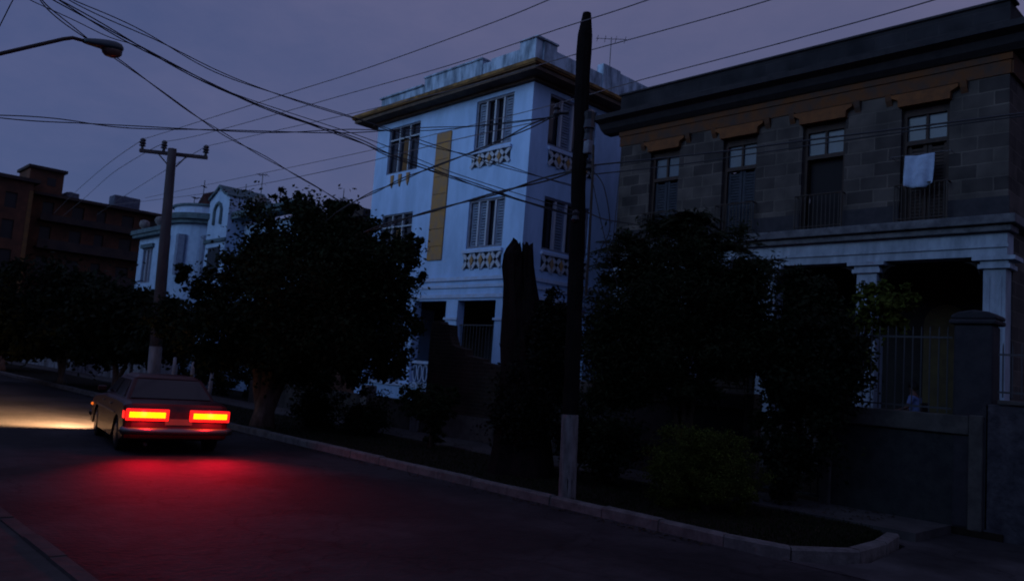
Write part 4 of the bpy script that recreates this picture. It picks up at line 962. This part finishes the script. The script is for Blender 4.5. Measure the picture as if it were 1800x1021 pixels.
# faces +Y (left in the photo)
def skin_mesh(name, verts, edges, radii, material, parent, root=0):
    me = bpy.data.meshes.new(name); org = ORG[parent]
    me.from_pydata([tuple(Vector(v)-org) for v in verts], edges, [])
    o = bpy.data.objects.new(name, me); COL.objects.link(o); o.parent = parent; ORG[o] = org
    sm_ = o.modifiers.new('skin', 'SKIN'); sl = me.skin_vertices[0].data
    for i, rd in enumerate(radii): sl[i].radius = (rd, rd) if not isinstance(rd, tuple) else rd; sl[i].use_root = (i == root)
    ss = o.modifiers.new('sub', 'SUBSURF'); ss.levels = 2; ss.render_levels = 2
    me.materials.append(MT[material]); return o
z0 = hc.z-.74   # seat height of the hips
V_ = lambda x, y, z: (px_+x, py_+y, z0+z)
bv = [V_(0, -.08, .02), V_(0, -.09, .2), V_(0, -.06, .38), V_(0, -.04, .5), V_(0, -.02, .58), V_(0, 0, .68), V_(0, .015, .8),
      V_(-.17, -.05, .47), V_(-.24, .02, .24), V_(-.17, .24, .16), V_(-.14, .32, .16), V_(.17, -.05, .47), V_(.24, .02, .24), V_(.17, .24, .16), V_(.14, .32, .16),
      V_(-.09, -.06, 0), V_(-.12, .36, .04), V_(-.12, .38, -.38), V_(-.12, .50, -.43), V_(.09, -.06, 0), V_(.12, .36, .04), V_(.12, .38, -.38), V_(.12, .50, -.43)]
be = [(0, 1), (1, 2), (2, 3), (3, 4), (4, 5), (5, 6), (3, 7), (7, 8), (8, 9), (9, 10), (3, 11), (11, 12), (12, 13), (13, 14), (0, 15), (15, 16), (16, 17), (17, 18), (0, 19), (19, 20), (20, 21), (21, 22)]
br_ = [.13, .12, .13, .09, .05, .085, .07, .055, .042, .03, .028, .055, .042, .03, .028, .09, .065, .042, .035, .09, .065, .042, .035]
skin_mesh('body', bv, be, br_, 'skin', pe)
q = MB(); c = Vector(V_(0, .01, .74)); vs = []
for i in range(9):
    th = PI*i/8*.62
    for k in range(14): a = 2*PI*k/14; vs.append((c.x+.1*math.sin(th)*math.cos(a), c.y-.025+.115*math.sin(th)*math.sin(a), c.z+.125*math.cos(th)+(-.05 if math.sin(a) < 0 else 0)*math.sin(th)))
q.add(vs, [(i*14+k, i*14+(k+1) % 14, (i+1)*14+(k+1) % 14, (i+1)*14+k) for i in range(8) for k in range(14)]); q.build('hair', 'hair', pe, smooth=True)
skin_mesh('shirt', [V_(0, -.08, .02), V_(0, -.09, .2), V_(0, -.06, .38), V_(0, -.04, .49), V_(-.17, -.05, .47), V_(-.225, 0, .30), V_(.17, -.05, .47), V_(.225, 0, .30)],
          [(0, 1), (1, 2), (2, 3), (3, 4), (4, 5), (3, 6), (6, 7)], [.15, .14, .15, .105, .07, .055, .07, .055], 'shirt', pe)
skin_mesh('trousers', [V_(0, -.08, .0), V_(-.09, -.06, 0), V_(-.12, .36, .04), V_(-.12, .38, -.34), V_(.09, -.06, 0), V_(.12, .36, .04), V_(.12, .38, -.34)],
          [(0, 1), (1, 2), (2, 3), (0, 4), (4, 5), (5, 6)], [.15, .11, .08, .06, .11, .08, .06], 'trousers', pe)
ch = thing('porch_chair', 'simple chair under the person seated on the porch', 'chair', (px_, py_, FL))
zs = z0-.13
q = MB(); q.box(px_-.23, py_-.25, zs-.04, px_+.23, py_+.22, zs); q.build('seat', 'woodbrown', ch, bevel=.01)
q = MB(); q.box(px_-.23, py_-.29, zs+.15, px_+.23, py_-.255, zs+.5); q.build('backrest', 'woodbrown', ch, bevel=.01)
for sx in (-.21, .17):
    for sy in (-.29, .17):
        q = MB(); q.box(px_+sx, py_+sy, FL+.002, px_+sx+.04, py_+sy+.04, zs-.041 if sy > 0 else zs+.149); q.build('leg', 'woodbrown', ch)

# ------------------------------------------------------------------ car (built about its own origin, nose to +Y)
CAR = Vector((6.02, 15.0, 0)); CROT = RAD(-9)
car = thing('car', 'dark saloon car driving away with red tail lights on', 'car', (0, 0, 0))
HW = .86
prof = [(0.0, .30), (-.03, .50), (0.02, .78), (.10, .92), (.35, .955), (.95, .97), (1.6, .965), (2.6, .955), (3.0, .93), (3.7, .87), (4.05, .80), (4.15, .62), (4.15, .42), (4.08, .28)]
def arch(cy): return [(cy+.36*math.cos(a), .30+.36*math.sin(a)) for a in [PI*k/8 for k in range(9)]]
low = [(3.72, .24)] + [(y, max(z, .24)) for y, z in arch(3.3)] + [(2.9, .22), (1.25, .22)] + [(y, max(z, .24)) for y, z in arch(.82)] + [(.35, .24)]
side = prof + low
q = MB(); n = len(side)
layers = [(-HW+.10, 0, .0), (-HW+.02, .0, .02), (-HW, 1, .0), (HW, 1, 0), (HW-.02, 0, .02), (HW-.10, 0, 0)]
def lay(x, tuck):
    out = []
    for y, z in side:
        yy = y; zz = z
        if tuck:                       # edges rounded in at the ends and over the shoulders
            if z > .7: zz = z-tuck*.45
            if y < .2: yy = y+tuck*.8
            if y > 3.9: yy = y-tuck*.9
        out.append((x, yy, zz))
    return out
L_ = [lay(-HW, .14), lay(-HW+.03, .07), lay(-HW+.12, .02), lay(-.4, 0), lay(.4, 0), lay(HW-.12, .02), lay(HW-.03, .07), lay(HW, .14)]
vs = [p for l in L_ for p in l]; fs = []
for i in range(len(L_)-1):
    for k in range(n): fs.append((i*n+k, i*n+(k+1) % n, (i+1)*n+(k+1) % n, (i+1)*n+k))
fs += [tuple(range(n)), tuple(range((len(L_)-1)*n, len(L_)*n))]
q.add(vs, fs); body = q.build('body', 'carpaint', car)
# greenhouse
def ring(y0, y1, hw, z): return [(-hw, y0, z), (hw, y0, z), (hw, y1, z), (-hw, y1, z)]
gA = ring(.72, 3.02, .76, .95); gB = ring(1.18, 2.42, .60, 1.33)
def face(M, a, b, c, d, th=.012):
    a, b, c, d = map(Vector, (a, b, c, d)); nn = (b-a).cross(d-a).normalized()*th
    M.add([a, b, c, d, a+nn, b+nn, c+nn, d+nn], [(0, 1, 2, 3), (7, 6, 5, 4), (0, 4, 5, 1), (1, 5, 6, 2), (2, 6, 7, 3), (3, 7, 4, 0)])
def shrink(a, b, c, d, m_=.06):
    P = [Vector(p) for p in (a, b, c, d)]; C_ = sum(P, Vector())/4; return [p+(C_-p).normalized()*m_*1.4 for p in P]
q = MB(); q.add(gA+gB, [(0, 1, 5, 4), (1, 2, 6, 5), (2, 3, 7, 6), (3, 0, 4, 7), (4, 5, 6, 7)]); q.build('cabin', 'carpaint', car, bevel=.03)
q = MB()
q.add([(-.60, 1.16, 1.331), (.60, 1.16, 1.331), (.60, 2.44, 1.331), (-.60, 2.44, 1.331), (-.48, 1.30, 1.395), (.48, 1.30, 1.395), (.48, 2.28, 1.395), (-.48, 2.28, 1.395)],
      [(0, 1, 2, 3), (4, 7, 6, 5), (0, 4, 5, 1), (1, 5, 6, 2), (2, 6, 7, 3), (3, 7, 4, 0)])
q.build('roof', 'carpaint', car, bevel=.04)
q = MB(); s4 = shrink(gA[0], gA[1], gB[1], gB[0]); s4 = [p+Vector((0, -.006, .004)) for p in s4]; face(q, *s4); q.build('rear_window', 'carglass', car)
q = MB(); s4 = shrink(gA[2], gA[3], gB[3], gB[2]); s4 = [p+Vector((0, .006, .004)) for p in s4]; face(q, *s4); q.build('windshield', 'carglass', car)
for sx in (-1, 1):
    a, b, c, d = [Vector(p) for p in ((sx*.76, .72, .95), (sx*.76, 3.02, .95), (sx*.6, 2.42, 1.33), (sx*.6, 1.18, 1.33))]
    for f0, f1 in ((.08, .48), (.52, .90)):
        lo0, lo1 = a.lerp(b, f0), a.lerp(b, f1); hi0, hi1 = d.lerp(c, f0), d.lerp(c, f1)
        P = [lo0.lerp(hi0, .1), lo1.lerp(hi1, .1), lo1.lerp(hi1, .88), lo0.lerp(hi0, .88)]; P = [p+Vector((sx*.008, 0, .002)) for p in P]
        q = MB(); face(q, *(P if sx > 0 else P[::-1])); q.build('side_window', 'carglass', car)
    q = MB(); q.box(sx*(HW+.001), 1.05, .66, sx*(HW+.02), 3.2, .69); q.build('trim_strip', 'chrome', car)
    for yh in (1.45, 2.35):
        q = MB(); q.box(sx*(HW+.001), yh, .80, sx*(HW+.03), yh+.14, .825); q.build('door_handle', 'chrome', car)
    q = MB(); q.box(sx*.80, 2.72, .98, sx*.95, 2.8, 1.08); q.build('side_mirror', 'carpaint', car, bevel=.02)
    # tail lamps
    q = MB(); q.box(sx*.17, -.062, .62, sx*.85, -.02, .83); lens = q.build('tail_light', 'redlens', car, bevel=.012)
    q = MB(); q.box(sx*.23, -.078, .675, sx*.80, -.0625, .775); q.build('blown_core', 'redcore', lens, bevel=.006)  # yellow colour stands in for the overexposed middle of the red lamp
    q = MB(); q.box(sx*.855, .02, .65, sx*.868, .20, .78); q.build('wrap_lens', 'redlens', lens)
    q = MB(); q.box(sx*(HW+.001), 3.84, .60, sx*(HW+.022), 3.98, .645); q.build('marker_light', 'amber', car)
    q = MB(); q.box(sx*.45, 4.12, .56, sx*.76, 4.165, .70); q.build('headlight', 'headlens', car)
    for cy in (.82, 3.3):
        q = MB(); pts = [(sx*(HW-.20), cy, .30), (sx*(HW-.19), cy, .30), (sx*(HW-.03), cy, .30), (sx*(HW-.015), cy, .30)]; q.tube(pts, [.24, .30, .30, .25], 24)
        wh = q.build('wheel', 'rubber', car, smooth=False)
        q = MB(); q.tube([(sx*(HW-.014), cy, .30), (sx*(HW-.004), cy, .30)], [.19, .15], 20); q.build('rim', 'chrome', wh)
q = MB(); q.tube([(-.84, .12, .44), (-.86, -.06, .44), (-.78, -.12, .44), (0, -.135, .44), (.78, -.12, .44), (.86, -.06, .44), (.84, .12, .44)], .065, 10); q.build('rear_bumper', 'chrome', car, smooth=True)
q = MB(); q.tube([(-.84, 4.0, .42), (-.8, 4.2, .42), (0, 4.24, .42), (.8, 4.2, .42), (.84, 4.0, .42)], .065, 10); q.build('front_bumper', 'chrome', car, smooth=True)
q = MB(); q.box(-.22, -.05, .55, .22, -.036, .66); q.build('licence_plate', 'plate', car)
q = MB(); q.tube([(-.5, .1, .2), (-.5, -.08, .2)], .03, 8); q.build('exhaust_pipe', 'iron', car)
q = MB(); q.box(-.62, .3, .235, .62, 3.9, .5); q.build('underbody', 'rubber', car)
car.location = CAR; car.scale = (1.07, 1, 1); car.rotation_euler = (0, 0, CROT)
def lamp(name, kind, loc, energy, color, target=None, **k):
    l = bpy.data.lights.new(name, kind); l.energy = energy; l.color = color
    for a, b in k.items(): setattr(l, a, b)
    o = bpy.data.objects.new(name, l); COL.objects.link(o); o.parent = car; o.location = loc
    if target is not None: o.rotation_euler = (Vector(target)-Vector(loc)).to_track_quat('-Z', 'Y').to_euler()
    return o
TAIL, BEAM = 17., 10000.
for sx in (-1, 1):
    lamp('tail_lamp_glow', 'AREA', (sx*.55, -.16, .72), TAIL, (1, .0, .02), (sx*.55, -1.9, -.1), shape='RECTANGLE', size=.5, size_y=.1, spread=RAD(84))
    lamp('tail_lamp_spill', 'POINT', (sx*.55, -.22, .74), 14., (1, .01, .015), shadow_soft_size=.05)
    lamp('headlamp_beam', 'SPOT', (sx*.6, 4.36, .63), BEAM, (1, .56, .25), (sx*.6-2.5, 7.2, -.05), spot_size=RAD(84), spot_blend=1.0, shadow_soft_size=.28)

# ------------------------------------------------------------------ sky and light
w = bpy.data.worlds.new('World'); S.world = w; w.use_nodes = True; nt = w.node_tree; nt.nodes.clear()
SUN_EL, SUN_AZ = RAD(14), RAD(-78)          # light comes from the street side, over the camera's left shoulder
out = nt.nodes.new('ShaderNodeOutputWorld'); bg = nt.nodes.new('ShaderNodeBackground'); nt.links.new(bg.outputs[0], out.inputs[0])
sky = nt.nodes.new('ShaderNodeTexSky'); sky.sky_type = 'NISHITA'; sky.sun_disc = False; sky.sun_elevation = SUN_EL; sky.sun_rotation = SUN_AZ
tc = nt.nodes.new('ShaderNodeTexCoord')
def math_(op, a, b=None, clamp=False):
    n = nt.nodes.new('ShaderNodeMath'); n.operation = op; n.use_clamp = clamp
    for i, v in enumerate((a, b)):
        if v is None: continue
        if isinstance(v, (int, float)): n.inputs[i].default_value = v
        else: nt.links.new(v, n.inputs[i])
    return n.outputs[0]
def dot(vec):
    n = nt.nodes.new('ShaderNodeVectorMath'); n.operation = 'DOT_PRODUCT'; nt.links.new(tc.outputs['Generated'], n.inputs[0]); n.inputs[1].default_value = vec; return n.outputs['Value']
nz = nt.nodes.new('ShaderNodeTexNoise'); nz.inputs['Scale'].default_value = 3.4; nz.inputs['Detail'].default_value = 7; nz.inputs['Roughness'].default_value = .62
mp = nt.nodes.new('ShaderNodeMapping'); mp.inputs['Scale'].default_value = (1, 1, 2.2); nt.links.new(tc.outputs['Generated'], mp.inputs[0]); nt.links.new(mp.outputs[0], nz.inputs['Vector'])
# dusk cloud deck: bluer low in the north, mauve toward the south-east and overhead
ax = (CR*.85+Vector((0, 0, 1))*.9)
g_ = math_('ADD', math_('MULTIPLY', dot(ax), .62), .24)
g_ = math_('ADD', g_, math_('MULTIPLY', math_('SUBTRACT', nz.outputs['Fac'], .5), .9), True)
rp = nt.nodes.new('ShaderNodeValToRGB'); nt.links.new(g_, rp.inputs[0])
rp.color_ramp.elements[0].position = 0; rp.color_ramp.elements[0].color = (.057, .082, .208, 1)
rp.color_ramp.elements[1].position = 1; rp.color_ramp.elements[1].color = (.118, .108, .195, 1)
e = rp.color_ramp.elements.new(.5); e.color = (.094, .099, .205, 1)
sc = nt.nodes.new('ShaderNodeVectorMath'); sc.operation = 'SCALE'; nt.links.new(math_('ADD', math_('MULTIPLY', nz.outputs['Fac'], 4.), 8.), sc.inputs['Scale']); nt.links.new(rp.outputs[0], sc.inputs[0])
# brighter blue afterglow on the street side
west = math_('POWER', math_('MULTIPLY', math_('ADD', dot((-.94, -.2, .25)), .0), 1., True), 1.5)
wc = nt.nodes.new('ShaderNodeMixRGB'); wc.blend_type = 'ADD'; nt.links.new(west, wc.inputs[0]); nt.links.new(sc.outputs[0], wc.inputs[1]); wc.inputs[2].default_value = (.35, .9, 2.6, 1)
mx = nt.nodes.new('ShaderNodeMixRGB'); mx.inputs[0].default_value = .06; nt.links.new(wc.outputs[0], mx.inputs[1]); nt.links.new(sky.outputs[0], mx.inputs[2])
nt.links.new(mx.outputs[0], bg.inputs['Color']); bg.inputs['Strength'].default_value = .1

sl = bpy.data.lights.new('sun', 'SUN'); sl.energy = .75; sl.angle = RAD(40); sl.color = (.38, .64, 1.0)
so = bpy.data.objects.new('sun', sl); COL.objects.link(so)
sd_ = Vector((math.sin(SUN_AZ)*math.cos(SUN_EL), math.cos(SUN_AZ)*math.cos(SUN_EL), math.sin(SUN_EL)))
so.rotation_euler = sd_.to_track_quat('Z', 'Y').to_euler(); so.location = sd_*50

S.render.engine = 'CYCLES'
S.view_settings.view_transform = 'Standard'; S.view_settings.look = 'None'; S.view_settings.exposure = 0; S.view_settings.gamma = 1
